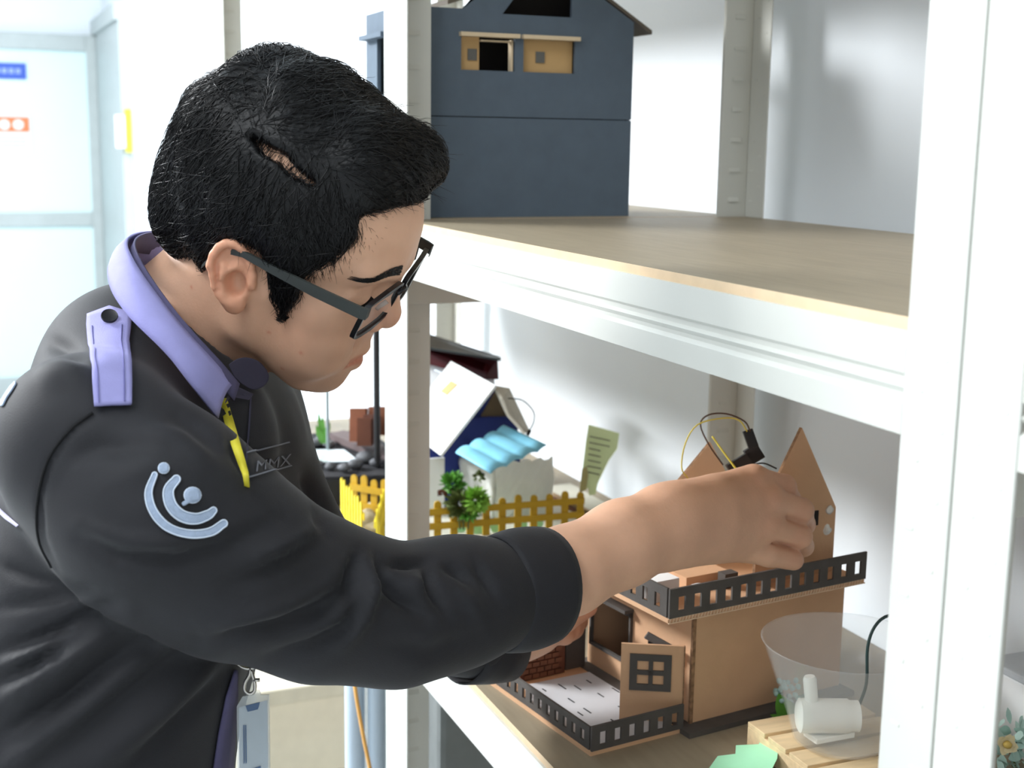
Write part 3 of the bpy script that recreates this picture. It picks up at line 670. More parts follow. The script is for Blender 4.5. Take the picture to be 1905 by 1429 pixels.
# ================================================================== RIGHT RACK CONTENTS, THINGS UNDER THE SHELVES
wbx = thing('white_carton', (.466, -.66, ZL), 'low white carton behind the wide white post at the right edge', 'box')
q = on(1862, 1300, 1, -.62)
m = MB(); m.box((.440, -.76, ZL), (.492, -.56, ZL+.076)); m.build('box_body', PAPER, wbx, bevel=.002)
m = MB(); m.box((.4385, -.762, ZL+.076), (.4935, -.558, ZL+.084)); m.build('box_lid', mat('pale_grey_lid', (206, 212, 218), .5), wbx, bevel=.002)
fl_ = thing('flower_sprig', on(1885, 1428, 2, ZL), 'pale plastic flower with mint leaves at the lower right corner', 'flower')
m = MB(); rg = random.Random(11)
for i in range(40):
    c = P(1880+rg.uniform(-26, 30), 1395+rg.uniform(-50, 30), 1.28+rg.uniform(-.01, .02)); d = np.array([rg.gauss(0, 1) for _ in range(3)]); d /= np.linalg.norm(d)
    leaf(m, c, c+d*.016, (rg.gauss(0, 1), rg.gauss(0, 1), rg.gauss(0, 1)), .005, 4)
m.build('leaves', mat('pale_mint_leaf', (176, 206, 196), .6, var=.15), fl_)
m = MB(); cc = P(1872, 1385, 1.27)
for i in range(14):
    q_ = i*2.4; d = RT*math.cos(q_)+UP*math.sin(q_); leaf(m, cc+d*.002, cc+d*(.011 if i % 2 else .008)-FW*.003, -FW, .004, 5)
m.build('petals', mat('cream_petal', (228, 214, 172), .6), fl_); MB().blob(cc-FW*.003, (.004, .004, .004), 2, 10).build('flower_heart', mat('ochre_heart', (206, 176, 92), .7), fl_, smooth=True)
m = MB(); m.tube([P(1900, 1388, 1.29), P(1880, 1440, 1.29)], .002, 6); m.build('stem', GREEND, fl_)
# carton, tubes and cable under the far rack
cbx = thing('storage_carton', (-.02, 1.9, 0), 'large beige carton on the floor beyond the racks', 'box')
zc = .255
qa = on(470, 1292, 2, zc); qb = on(660, 1285, 2, zc)
m = MB(); m.box((-.30, qa[1], 0), (.36, qa[1]+.5, zc)); m.build('box_body', BEIGE, cbx, bevel=.004)
m = MB(); m.box((-.303, qa[1]-.003, zc-.035), (.363, qa[1]+.503, zc+.004)); m.build('box_lid', mat('beige_lid', (208, 200, 180), .8), cbx, bevel=.004)
GREYT = mat('blue_grey_plastic_tube', (184, 200, 214), .45, var=.06, scale=6)
for px, r_, lb in ((660, .0145, 'blue grey plastic tube standing by the post, the left of two'), (701, .0130, 'blue grey plastic tube touching the white post, the right of two')):
    q = P(px, 1350, 1.95)
    tag(MB().lathe([(r_-.003, 0), (r_, 0), (r_, .80), (r_-.003, .80), (r_-.003, .01)], (q[0], q[1], .103), n=24).build('plastic_tube', GREYT, None, auto=40), lb, 'tube', 'blue grey tubes')
tag(MB().tube(arc([P(657, 1240, 1.90), P(662, 1290, 1.89), P(676, 1370, 1.89), P(690, 1440, 1.89), P(700, 1520, 1.89)]), .0028, 8).build('orange_cable', mat('orange_cable', (222, 164, 84), .5), None, smooth=True), 'orange cable hanging in front of the blue grey tubes', 'cable')
gb2 = MB(); gb2.box((.088, .10, .1005), (.47, .50, .80));  # guessed box, added to fill the dark grey area below the shelf
tag(gb2.build('filler_box', mat('dark_grey_filler', (122, 126, 125), .7), None, bevel=.01), 'dark grey filler box on the bottom shelf under the yellow fenced garden', 'box')

# ================================================================== PERSON: implicit-surface modelling
def _len(v): return np.sqrt((v*v).sum(-1))
def sd_sphere(p, c, r): return _len(p-np.asarray(c, np.float32))-r
def sd_ell(p, c, r, B=None):
    q = p-np.asarray(c, np.float32)
    if B is not None: q = q @ np.asarray(B, np.float32).T
    r = np.asarray(r, np.float32); k0 = _len(q/r); k1 = _len(q/(r*r))+1e-9
    return k0*(k0-1)/k1
def sd_cone(p, a, b, ra, rb):
    a = np.asarray(a, np.float32); b = np.asarray(b, np.float32); ab = b-a
    t = np.clip(((p-a)@ab)/(ab@ab+1e-12), 0, 1)
    return _len(p-a-t[..., None]*ab)-(ra+(rb-ra)*t)
def smin(a, b, k):
    h = np.clip(.5+.5*(b-a)/k, 0, 1); return b+(a-b)*h-k*h*(1-h)
def smax(a, b, k): return -smin(-a, -b, k)
def sd_poly2(x, z, pts):
    """signed distance to a polygon in a plane (negative inside)"""
    pts = np.asarray(pts, np.float32); d = np.full(x.shape, 1e9, np.float32); s = np.ones(x.shape, np.float32); n = len(pts); j = n-1
    for i in range(n):
        ex, ez = pts[j]-pts[i]; wx, wz = x-pts[i][0], z-pts[i][1]
        t = np.clip((wx*ex+wz*ez)/(ex*ex+ez*ez), 0, 1); d = np.minimum(d, (wx-ex*t)**2+(wz-ez*t)**2)
        c1 = z >= pts[i][1]; c2 = z < pts[j][1]; c3 = ex*wz > ez*wx
        flip = (c1 & c2 & c3) | (~c1 & ~c2 & ~c3); s = np.where(flip, -s, s); j = i
    return s*np.sqrt(d)
def mesh_sdf(f, lo, hi, h, blk=8):
    """surface nets on a sparse grid"""
    lo = np.asarray(lo, np.float32); n = np.ceil((np.asarray(hi)-lo)/h/blk).astype(int); N = n*blk+1
    bc = np.stack(np.meshgrid(*[np.arange(k) for k in n], indexing='ij'), -1).reshape(-1, 3)
    cen = (lo+(bc+.5)*blk*h).astype(np.float32); dc = f(cen)
    D = np.repeat(np.repeat(np.repeat(dc.reshape(n), blk, 0), blk, 1), blk, 2)
    D = np.pad(D, ((0, 1),)*3, mode='edge').astype(np.float32)
    act = bc[np.abs(dc) < blk*h*1.5]
    off = np.stack(np.meshgrid(*[np.arange(blk+1)]*3, indexing='ij'), -1).reshape(-1, 3)
    for c in range(0, len(act), 400):
        ii = (act[c:c+400, None, :]*blk+off[None]).reshape(-1, 3)
        D[ii[:, 0], ii[:, 1], ii[:, 2]] = f((lo+ii*h).astype(np.float32))
    D[0] = np.abs(D[0]); D[-1] = np.abs(D[-1]); D[:, 0] = np.abs(D[:, 0]); D[:, -1] = np.abs(D[:, -1]); D[:, :, 0] = np.abs(D[:, :, 0]); D[:, :, -1] = np.abs(D[:, :, -1])
    S = D < 0; cnt = np.zeros(tuple(np.array(D.shape)-1), np.int8)
    cs = [(i, j, k) for i in (0, 1) for j in (0, 1) for k in (0, 1)]
    sl = lambda A, c: A[c[0]:A.shape[0]-1+c[0], c[1]:A.shape[1]-1+c[1], c[2]:A.shape[2]-1+c[2]]
    for c in cs: cnt += sl(S, c)
    m = (cnt > 0) & (cnt < 8); ids = np.argwhere(m); idx = np.full(m.shape, -1, np.int64); idx[m] = np.arange(len(ids))
    acc = np.zeros((len(ids), 3)); w = np.zeros(len(ids))
    val = {c: D[ids[:, 0]+c[0], ids[:, 1]+c[1], ids[:, 2]+c[2]] for c in cs}
    for a in cs:
        for ax in range(3):
            if a[ax]: continue
            b = list(a); b[ax] = 1; b = tuple(b); va, vb = val[a], val[b]; x = (va < 0) != (vb < 0)
            t = np.where(x, va/np.where(x, va-vb, 1), 0); p = np.array(a, float)[None]+0*acc; p[:, ax] += t
            acc[x] += p[x]; w += x
    V = lo+(ids+acc/w[:, None])*h; F = []
    for ax in range(3):
        s0 = [slice(None)]*3; s1 = [slice(None)]*3; s0[ax] = slice(0, -1); s1[ax] = slice(1, None)
        A, B = S[tuple(s0)], S[tuple(s1)]; e = np.argwhere(A != B); u, v = [(1, 2), (2, 0), (0, 1)][ax]
        e = e[(e[:, u] > 0) & (e[:, v] > 0) & (e[:, u] < m.shape[u]) & (e[:, v] < m.shape[v])]
        q = []
        for du, dv in ((-1, -1), (0, -1), (0, 0), (-1, 0)):
            c = e.copy(); c[:, u] += du; c[:, v] += dv; q.append(idx[c[:, 0], c[:, 1], c[:, 2]])
        q = np.stack(q, 1); inside = S[e[:, 0], e[:, 1], e[:, 2]]; q[~inside] = q[~inside][:, ::-1]; F.append(q)
    F = np.concatenate(F); return V, F[(F >= 0).all(1)]
def vnormals(V, F):
    n = np.cross(V[F[:, 2]]-V[F[:, 0]], V[F[:, 3]]-V[F[:, 1]]) if F.shape[1] == 4 else np.cross(V[F[:, 1]]-V[F[:, 0]], V[F[:, 2]]-V[F[:, 0]])
    N = np.zeros_like(V)
    for k in range(F.shape[1]): np.add.at(N, F[:, k], n)
    return N/(_len(N)[:, None]+1e-12)
def relax(V, F, it=2, lam=.5):
    e = np.concatenate([F[:, [0, 1]], F[:, [1, 2]], F[:, [2, 3]], F[:, [3, 0]]]); e = np.concatenate([e, e[:, ::-1]])
    cnt = np.bincount(e[:, 0], minlength=len(V))[:, None]
    for _ in range(it):
        A = np.stack([np.bincount(e[:, 0], weights=V[e[:, 1], k], minlength=len(V)) for k in range(3)], 1); V = V+lam*(A/np.maximum(cnt, 1)-V)
    return V
def np_obj(name, V, F, mats, parent, col=None, smooth=True):
    off = np.zeros(3); q = parent
    while q is not None: off += np.array(q.location); q = q.parent
    me = bpy.data.meshes.new(name); F = np.asarray(F); k = F.shape[1]
    me.vertices.add(len(V)); me.vertices.foreach_set('co', (np.asarray(V)-off).astype(np.float32).ravel())
    me.loops.add(F.size); me.loops.foreach_set('vertex_index', F.astype(np.int32).ravel())
    me.polygons.add(len(F)); me.polygons.foreach_set('loop_start', np.arange(0, F.size, k, dtype=np.int32)); me.polygons.foreach_set('loop_total', np.full(len(F), k, np.int32))
    me.update(calc_edges=True); me.validate()
    if smooth: me.polygons.foreach_set('use_smooth', np.ones(len(me.polygons), bool))
    me.materials.append(mats)
    if col is not None:
        a = me.color_attributes.new('tint', 'FLOAT_COLOR', 'POINT'); a.data.foreach_set('color', np.concatenate([col, np.ones((len(V), 1))], 1).astype(np.float32).ravel())
    o = bpy.data.objects.new(name, me); COL.objects.link(o); o.parent = parent; return o

# ---- frames
def cw(v): return v[0]*RT-v[1]*UP+v[2]*FW
_F = np.array([.893, .437, -.085]); _F /= np.linalg.norm(_F); _L = np.array([.29, -.43, .855]); _L -= _F*(_F@_L); _L /= np.linalg.norm(_L); _U = np.cross(_F, _L)
HB = np.stack([cw(_F), cw(_L), cw(_U)])          # rows: head forward, left, up in world
HO = P(450, 535, 1.05)+.07*HB[1]
def H(x, y, z): return HO+x*HB[0]+y*HB[1]+z*HB[2]
def to_head(p): return ((p-HO.astype(np.float32)) @ HB.T.astype(np.float32)).astype(np.float32)

person = thing('person', (-.42, -.45, 0), 'man in black shirt with lilac collar leaning in to adjust the cardboard house', 'person')
SKIN = mat('skin', (216, 170, 141), .5, var=.035, scale=70, bump=.08, bscale=420, attr='tint', sss=.12, spec=.4)
CLOTH = mat('black_twill', (24, 24, 29), .72, var=.12, scale=26, bump=.12, bscale=900, sheen=.05)
LILAC = mat('lilac_cotton', (150, 148, 200), .85, var=.05, scale=60, bump=.15, bscale=800)
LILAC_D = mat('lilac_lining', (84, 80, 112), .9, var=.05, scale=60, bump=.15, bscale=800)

# ---- head
def mir(f): return np.minimum(f(1), f(-1))
e2 = np.array([-.30, 0, .954]); e1 = np.array([.954, 0, .30]); e3 = np.array([0, -1., 0])
ca, sa = math.cos(.38), math.sin(.38)
e1r = e1*ca+e3*-sa; e3r = e3*ca+e1*sa            # back edge of the ear flares out
EARB = np.stack([e1r, e2, e3r]); EARC = np.array([-.007, -.0795, .011])
def ear(p):
    q = ((p-EARC.astype(np.float32)) @ EARB.T.astype(np.float32))
    d = sd_ell(q, (0, .001, -.001), (.0165, .0275, .0052))
    pts = []
    for a in np.linspace(-20, 262, 15):
        t = math.radians(a); rx = .0155+(.001 if a < 180 else -.002); pts.append((rx*math.cos(t), .002+.0275*math.sin(t)*(1 if a < 180 else .85), .0035))
    for i in range(len(pts)-1): d = smin(d, sd_cone(q, pts[i], pts[i+1], .0032, .0032), .0025)
    d = smax(d, -sd_ell(q, (.0035, -.003, .006), (.0085, .0125, .0075)), .003)
    d = smax(d, -sd_ell(q, (.001, .013, .0065), (.0085, .009, .0045)), .003)
    for a, b in (((-.006, -.014, .003), (-.0085, 0, .0045)), ((-.0085, 0, .0045), (-.005, .013, .004)), ((-.0065, .004, .0045), (.004, .010, .003))): d = smin(d, sd_cone(q, a, b, .0024, .0024), .003)
    d = smin(d, sd_ell(q, (.001, -.0235, .001), (.0085, .0085, .0048)), .005)
    d = smin(d, sd_sphere(q, (.0135, -.004, .002), .0042), .004)
    d = smin(d, sd_cone(q, (.006, -.012, -.006), (.004, .012, -.007), .009, .010), .004)
    return d
def head_core(p):
    d = sd_ell(p, (-.004, 0, .058), (.098, .0745, .090))
    d = smin(d, sd_ell(p, (.040, 0, .064), (.060, .062, .054)), .03)                 # forehead
    d = smin(d, sd_ell(p, (.040, 0, -.012), (.050, .060, .070)), .03)                # mid face
    for s in (1, -1):
        d = smin(d, sd_sphere(p, (.062, s*.046, .003), .018), .022)                    # cheekbone
        d = smin(d, sd_ell(p, (.058, s*.036, -.038), (.030, .026, .034)), .02)         # cheek
        d = smin(d, sd_cone(p, (.010, s*.050, -.034), (.054, s*.024, -.080), .015, .013), .02)   # jaw
        d = smin(d, sd_cone(p, (.010, s*.056, .0), (.008, s*.052, -.04), .016, .015), .02)
        d = smin(d, sd_cone(p, (.084, s*.040, .046), (.0915, s*.012, .042), .010, .010), .014)  # brow
    d = smin(d, sd_ell(p, (.066, 0, -.084), (.0185, .022, .017)), .016)               # chin
    d = smin(d, sd_ell(p, (.068, 0, -.048), (.0245, .030, .034)), .016)              # muzzle
    d = smin(d, sd_ell(p, (.030, 0, -.076), (.034, .028, .018)), .02)                # under jaw
    for s in (1, -1):
        d = smax(d, -sd_ell(p, (.096, s*.033, .022), (.015, .017, .012)), .010)        # orbit
        d = smin(d, sd_ell(p, (.0765, s*.032, .021), (.0145, .0165, .0125)), .004)       # closed lid over the eye
        d = smin(d, sd_cone(p, (.088, s*.016, .0295), (.080, s*.050, .024), .003, .0025), .006)  # lid fold
    d = smin(d, sd_cone(p, (.0905, 0, .034), (.102, 0, .0), .0070, .0098), .010)     # nose bridge
    d = smin(d, sd_sphere(p, (.1010, 0, -.0065), .0108), .006)
    for s in (1, -1): d = smin(d, sd_ell(p, (.0925, s*.0125, -.013), (.0105, .0065, .0072)), .005)
    for s in (1, -1):
        d = smax(d, -sd_ell(p, (.0985, s*.006, -.0205), (.005, .0035, .004)), .002)
        d = smin(d, sd_cone(p, (.0905, s*.003, -.0445), (.0795, s*.022, -.0525), .0062, .0030), .004)   # upper lip
        d = smin(d, sd_cone(p, (.0865, s*.000, -.0600), (.0775, s*.020, -.0545), .0075, .0030), .004)   # lower lip
        d = smax(d, -sd_cone(p, (.0965, 0, -.0525), (.0830, s*.026, -.0545), .0016, .0012), .0025)      # mouth line
        d = smax(d, -sd_cone(p, (.091, s*.018, -.022), (.0815, s*.029, -.050), .0012, .0010), .006)     # nasolabial fold
    return d
def neck(p):
    d = sd_cone(p, (-.022, 0, -.015), (-.068, .004, -.100), .0545, .0570)
    d = smin(d, sd_cone(p, (-.004, 0, -.042), (-.030, .002, -.100), .045, .050), .02)
    d = smin(d, sd_cone(p, (-.026, -.010, -.030), (-.036, -.017, -.082), .048, .049), .02)
    return d
def head(p):
    d = smin(head_core(p), neck(p), .018)
    q = p*np.array([1, -1, 1], np.float32); d = smin(smin(d, ear(p), .003), ear(q), .003)
    for w in (p, q):
        g = ((w-EARC.astype(np.float32)) @ EARB.T.astype(np.float32))
        d = smax(d, -sd_ell(g, (.0040, -.005, .006), (.0078, .0110, .0130)), .0025); d = smax(d, -sd_ell(g, (-.001, .0165, .0075), (.0085, .0050, .0055)), .002); d = smax(d, -sd_ell(g, (-.0105, .002, .0065), (.0018, .015, .0035)), .002)
    return d
V, F = mesh_sdf(head, (-.16, -.115, -.20), (.125, .115, .16), .0019)
V = relax(V, F, 1, .35)
def ss(x, a, b): t = np.clip((x-a)/(b-a), 0, 1); return t*t*(3-2*t)
def skin_tint(V):
    x, y, z = V.T; c = np.ones((len(V), 3))
    lip = np.exp(-(((z+.0525-.0)*1.0)/.0085)**2)*(np.abs(y) < .024)*ss(x, .078, .086)
    lipm = ss(lip, .35, .8)[:, None]; c = c*(1-lipm)+lipm*np.array([.86, .60, .58])
    er = ss(-np.abs(y), -.079, -.072); er = 1-er; c = c*(1-.6*er[:, None])+.6*er[:, None]*np.array([1.0, .74, .66])
    ns = np.exp(-(_len(V-np.array([.104, 0, -.006]))/.02)**2)[:, None]; c *= 1-ns*np.array([.02, .12, .12])
    ck = np.exp(-(((x-.05)/.035)**2+((z+.02)/.03)**2))[:, None]; c *= 1-ck*np.array([.0, .05, .055])
    st = (np.exp(-(((x-.085)/.03)**2+((z+.032)/.009)**2))*.12+np.exp(-(((x-.06)/.03)**2+((z+.085)/.018)**2))*.10)[:, None]; c *= 1-st
    for m_ in ((.047, -.055, -.062, .0016), (.03, -.058, -.030, .0013), (-.045, -.055, -.028, .0014), (.06, -.05, -.035, .0015)):
        w_ = np.exp(-(((x-m_[0])**2+(z-m_[2])**2)/m_[3]**2))*(y < 0); c *= 1-w_[:, None]*np.array([.15, .4, .42])
    return c
Vh, Fh, Ch = HO+V@HB, F, skin_tint(V)

# ---- right forearm and hand (world space, joints from pixel + depth)
def chain(p, pts, k=.006, d=None):
    for (a, ra), (b, rb) in zip(pts[:-1], pts[1:]):
        e = sd_cone(p, a, b, ra, rb); d = e if d is None else smin(d, e, k)
    return d
J = lambda x, y, d, r: (P(x, y, d), r)
CUT = []
def rhand(p):
    d = chain(p, [J(880, 1118, 1.12, .038), J(1055, 1062, 1.18, .0345)], .04)
    for y1, y2, y3 in ((1000, 962, 934), (1020, 990, 985)):
        d = smin(d, chain(p, [J(1055, 1062, 1.18, .0330), J(1160, y1, 1.217, .0275), J(1245, y2, 1.245, .0230), J(1330, y3, 1.272, .0195)], .03), .02)
    # dorsum: four metacarpals
    wr = [(1245, 955), (1248, 972), (1250, 992), (1252, 1010)]
    kn = [(1402, 893, 1.302, .0150), (1432, 930, 1.298, .0148), (1430, 978, 1.298, .0140), (1392, 1018, 1.302, .0135)]
    for (wx, wy), (kx, ky, kd, kr) in zip(wr, kn):
        d = smin(d, sd_cone(p, P(wx-14, wy, 1.246), P(kx, ky, kd+.004), .0215, kr+.001), .018)
    d = smin(d, sd_cone(p, P(1300, 960, 1.30), P(1400, 965, 1.335), .018, .014), .016)       # palm bulk
    fing = [[(1402, 893, 1.302, .0140), (1458, 906, 1.325, .0122), (1470, 930, 1.352, .0108), (1462, 948, 1.374, .0095)],
            [(1432, 930, 1.298, .0138), (1490, 950, 1.320, .0124), (1496, 975, 1.350, .0108), (1480, 985, 1.374, .0095)],
            [(1430, 978, 1.298, .0132), (1488, 998, 1.318, .0118), (1494, 1016, 1.346, .0104), (1478, 1024, 1.366, .0092)],
            [(1375, 1020, 1.300, .0128), (1430, 1032, 1.305, .0118), (1476, 1042, 1.318, .0104)]]
    for fi, f_ in enumerate(fing):
        e = chain(p, [J(*q) for q in f_], .004); d = smin(d, e, .0030)
    for kx, ky, kd, kr in kn[:3]: d = smin(d, sd_sphere(p, P(kx+2, ky, kd-.006), .0085), .008)
    d = smin(d, chain(p, [J(1410, 1000, 1.318, .014), J(1470, 1012, 1.335, .011)], .006), .006)
    # thumb behind the hand
    d = smin(d, chain(p, [J(1300, 950, 1.30, .016), J(1370, 930, 1.345, .014), J(1430, 935, 1.378, .0115)], .006), .012)
    # wrist creases
    for a, b, r_ in (((1438, 914, 1.303), (1482, 926, 1.318), .0030), ((1446, 958, 1.297), (1494, 974, 1.310), .0032), ((1425, 1006, 1.299), (1492, 1022, 1.308), .0034)):
        d = smax(d, -sd_cone(p, P(*a), P(*b), r_*.3, r_*.62), .003)
    for a, b in (((1236, 985, 1.212), (1262, 968, 1.216)), ((1244, 1000, 1.214), (1268, 1016, 1.222))): d = smax(d, -sd_cone(p, P(*a), P(*b), .0012, .001), .005)
    return d
pts_r = np.array([P(830, 1130, 1.08), P(1520, 860, 1.40), P(1520, 1080, 1.40), P(1060, 960, 1.12), P(1060, 1160, 1.2), P(880, 1000, 1.06), P(880, 1200, 1.2)])
Vr, Fr = mesh_sdf(rhand, pts_r.min(0)-.05, pts_r.max(0)+.05, .0021); Vr = relax(Vr, Fr, 1, .4)
def hand_tint(V, knpts):
    c = np.ones((len(V), 3))
    for k in knpts: w_ = np.exp(-(_len(V-k)/.012)**2)[:, None]; c *= 1-w_*np.array([.02, .09, .09])
    return c
Cr = hand_tint(Vr, [P(1402, 893, 1.29), P(1432, 930, 1.285), P(1430, 978, 1.285), P(1458, 906, 1.315), P(1490, 950, 1.31), P(1488, 998, 1.305), P(1476, 1042, 1.31)])
# ---- left hand steadying the house
def lhand(p):
    d = chain(p, [J(860, 1192, 1.335, .034), J(960, 1178, 1.38, .027), J(1000, 1166, 1.39, .024)], .02)
    d = smin(d, sd_cone(p, P(1000, 1164, 1.39), P(1035, 1148, 1.405), .023, .019), .02)
    for f_ in ([(1000, 1170, 1.37, .0150), (1050, 1152, 1.38, .0136), (1093, 1130, 1.41, .0106)],
               [(1015, 1162, 1.40, .0130), (1058, 1150, 1.435, .0115), (1078, 1144, 1.465, .0100)],
               [(1015, 1174, 1.40, .0125), (1060, 1166, 1.435, .0110), (1078, 1158, 1.462, .0095)],
               [(1010, 1184, 1.39, .0115), (1050, 1182, 1.42, .0100), (1070, 1174, 1.450, .0088)],
               [(1005, 1150, 1.40, .0130), (1050, 1132, 1.44, .0115), (1080, 1128, 1.475, .0100)]):
        d = smin(d, chain(p, [J(*q) for q in f_], .004), .005)
    return d
pl_ = np.array([P(830, 1250, 1.28), P(1110, 1090, 1.5), P(1110, 1240, 1.5), P(840, 1160, 1.28)])
Vl, Fl = mesh_sdf(lhand, pl_.min(0)-.05, pl_.max(0)+.05, .0024); Vl = relax(Vl, Fl, 1, .4)
Cl = np.ones((len(Vl), 3)); w_ = np.exp(-(_len(Vl-P(1092, 1132, 1.405))/.03)**2)[:, None]; Cl *= 1-w_*np.array([0, .12, .10])
# ---- trunk and arms under the shirt close the figure into one body
SR, SL_ = P(170, 830, .97), P(425, 750, 1.29)
def trunk(p):
    d = sd_cone(p, P(325, 700, 1.15), P(300, 840, 1.15), .030, .05)
    d = smin(d, sd_cone(p, SR, P(320, 760, 1.14), .040, .035), .03); d = smin(d, sd_cone(p, SL_, P(330, 760, 1.15), .040, .035), .03)
    d = smin(d, sd_cone(p, P(250, 920, 1.10), P(330, 890, 1.2), .070, .070), .03); d = smin(d, sd_cone(p, P(210, 1150, 1.09), P(250, 1150, 1.19), .08, .08), .05)
    d = smin(d, sd_cone(p, P(160, 1450, 1.08), P(210, 1450, 1.2), .095, .095), .06)
    d = smin(d, chain(p, [(SR, .05), J(430, 1040, 1.005, .045), J(730, 1145, 1.06, .036), J(880, 1118, 1.12, .036)], .02), .02)
    d = smin(d, chain(p, [(SL_, .045), J(492, 950, 1.25, .040), J(640, 1130, 1.27, .034), J(860, 1190, 1.33, .032)], .02), .02)
    return d
bb = np.array([P(0, 560, 1.0), P(0, 1550, 1.0), P(900, 1100, 1.0), P(900, 1300, 1.4), P(520, 700, 1.4), P(0, 1500, 1.3)])
Vt, Ft = mesh_sdf(trunk, bb.min(0)-.06, bb.max(0)+.06, .010)
off = 0; VV, FF, CC = [], [], []
for v, f, c in ((Vh, Fh, Ch), (Vr, Fr, Cr), (Vl, Fl, Cl), (Vt, Ft, np.ones((len(Vt), 3)))):
    VV.append(v); FF.append(f+off); CC.append(c); off += len(v)
body = np_obj('body', np.concatenate(VV), np.concatenate(FF), SKIN, person, np.concatenate(CC))
HEAD_BVH = BVHTree.FromPolygons([tuple(v) for v in V], [tuple(int(i) for i in f) for f in F])   # head space

# ---- shirt
def shirt(p):
    d = sd_cone(p, P(252, 905, 1.085), P(362, 875, 1.215), .096, .103)
    d = smin(d, sd_cone(p, P(195, 1150, 1.06), P(262, 1150, 1.21), .112, .110), .08)
    d = smin(d, sd_cone(p, P(110, 1470, 1.06), P(185, 1470, 1.21), .122, .120), .08)
    d = smin(d, sd_cone(p, P(232, 730, 1.11), P(292, 735, 1.20), .076, .076), .05)
    d = smin(d, sd_cone(p, P(390, 780, 1.12), P(430, 790, 1.20), .046, .050), .04)
    d = smin(d, sd_cone(p, P(275, 748, 1.085), P(398, 818, 1.085), .042, .046), .03)
    d = smin(d, sd_cone(p, P(252, 662, 1.135), P(300, 680, 1.20), .062, .062), .04)
    d = smin(d, sd_cone(p, P(290, 715, 1.14), SR, .050, .066), .04)
    d = smin(d, sd_cone(p, P(345, 705, 1.17), SL_, .050, .066), .04)
    d = smin(d, chain(p, [(SL_, .066), J(492, 950, 1.25, .056), J(640, 1130, 1.27, .050), J(880, 1190, 1.34, .040)], .03), .02)
    a = chain(p, [(SR, .068), J(295, 955, .965, .073), J(430, 1045, .985, .0630), J(600, 1118, 1.03, .0565), J(735, 1146, 1.062, .0515), J(850, 1122, 1.10, .050), J(985, 1092, 1.15, .046)], .03)
    d = smin(d, a, .011); q = to_head(p)
    c = np.minimum(np.minimum(sd_cone(q, (-.022, 0, -.015), (-.062, .003, -.086), .0575, .0580), sd_cone(q, (-.026, -.010, -.030), (-.036, -.017, -.080), .0500, .0510)), sd_cone(q, (-.004, 0, -.042), (-.028, .002, -.094), .0465, .0510))
    return smax(d, -np.maximum(c, -.090-q[..., 2]), .004)
bb = np.array([P(-260, 480, 1.1), P(-260, 1640, 1.1), P(1010, 1040, 1.1), P(1010, 1260, 1.4), P(600, 600, 1.4), P(-100, 1640, 1.35), P(0, 900, .86)])
lo, hi = bb.min(0)-.03, bb.max(0)+.03; lo[2] = .86
Vs, Fs = mesh_sdf(shirt, lo, hi, .0042); Vs = relax(Vs, Fs, 2, .5)
for _sub in range(1):
    pass
def seg_dist(q, pts):
    """distance from 2-D points to a polyline and the position along it"""
    best = np.full(len(q), 1e9); tt = np.zeros(len(q)); n = len(pts)-1
    for i in range(n):
        a, b = np.array(pts[i], float), np.array(pts[i+1], float); ab = b-a
        t = np.clip(((q-a)@ab)/(ab@ab), 0, 1); d = _len(q-a-t[:, None]*ab); m = d < best; best[m] = d[m]; tt[m] = (i+t[m])/n
    return best, tt
N = vnormals(Vs, Fs); q3 = pix(Vs); facing = np.clip(-(N*((Vs-CAM)/_len(Vs-CAM)[:, None])).sum(1)*2.2, 0, 1)
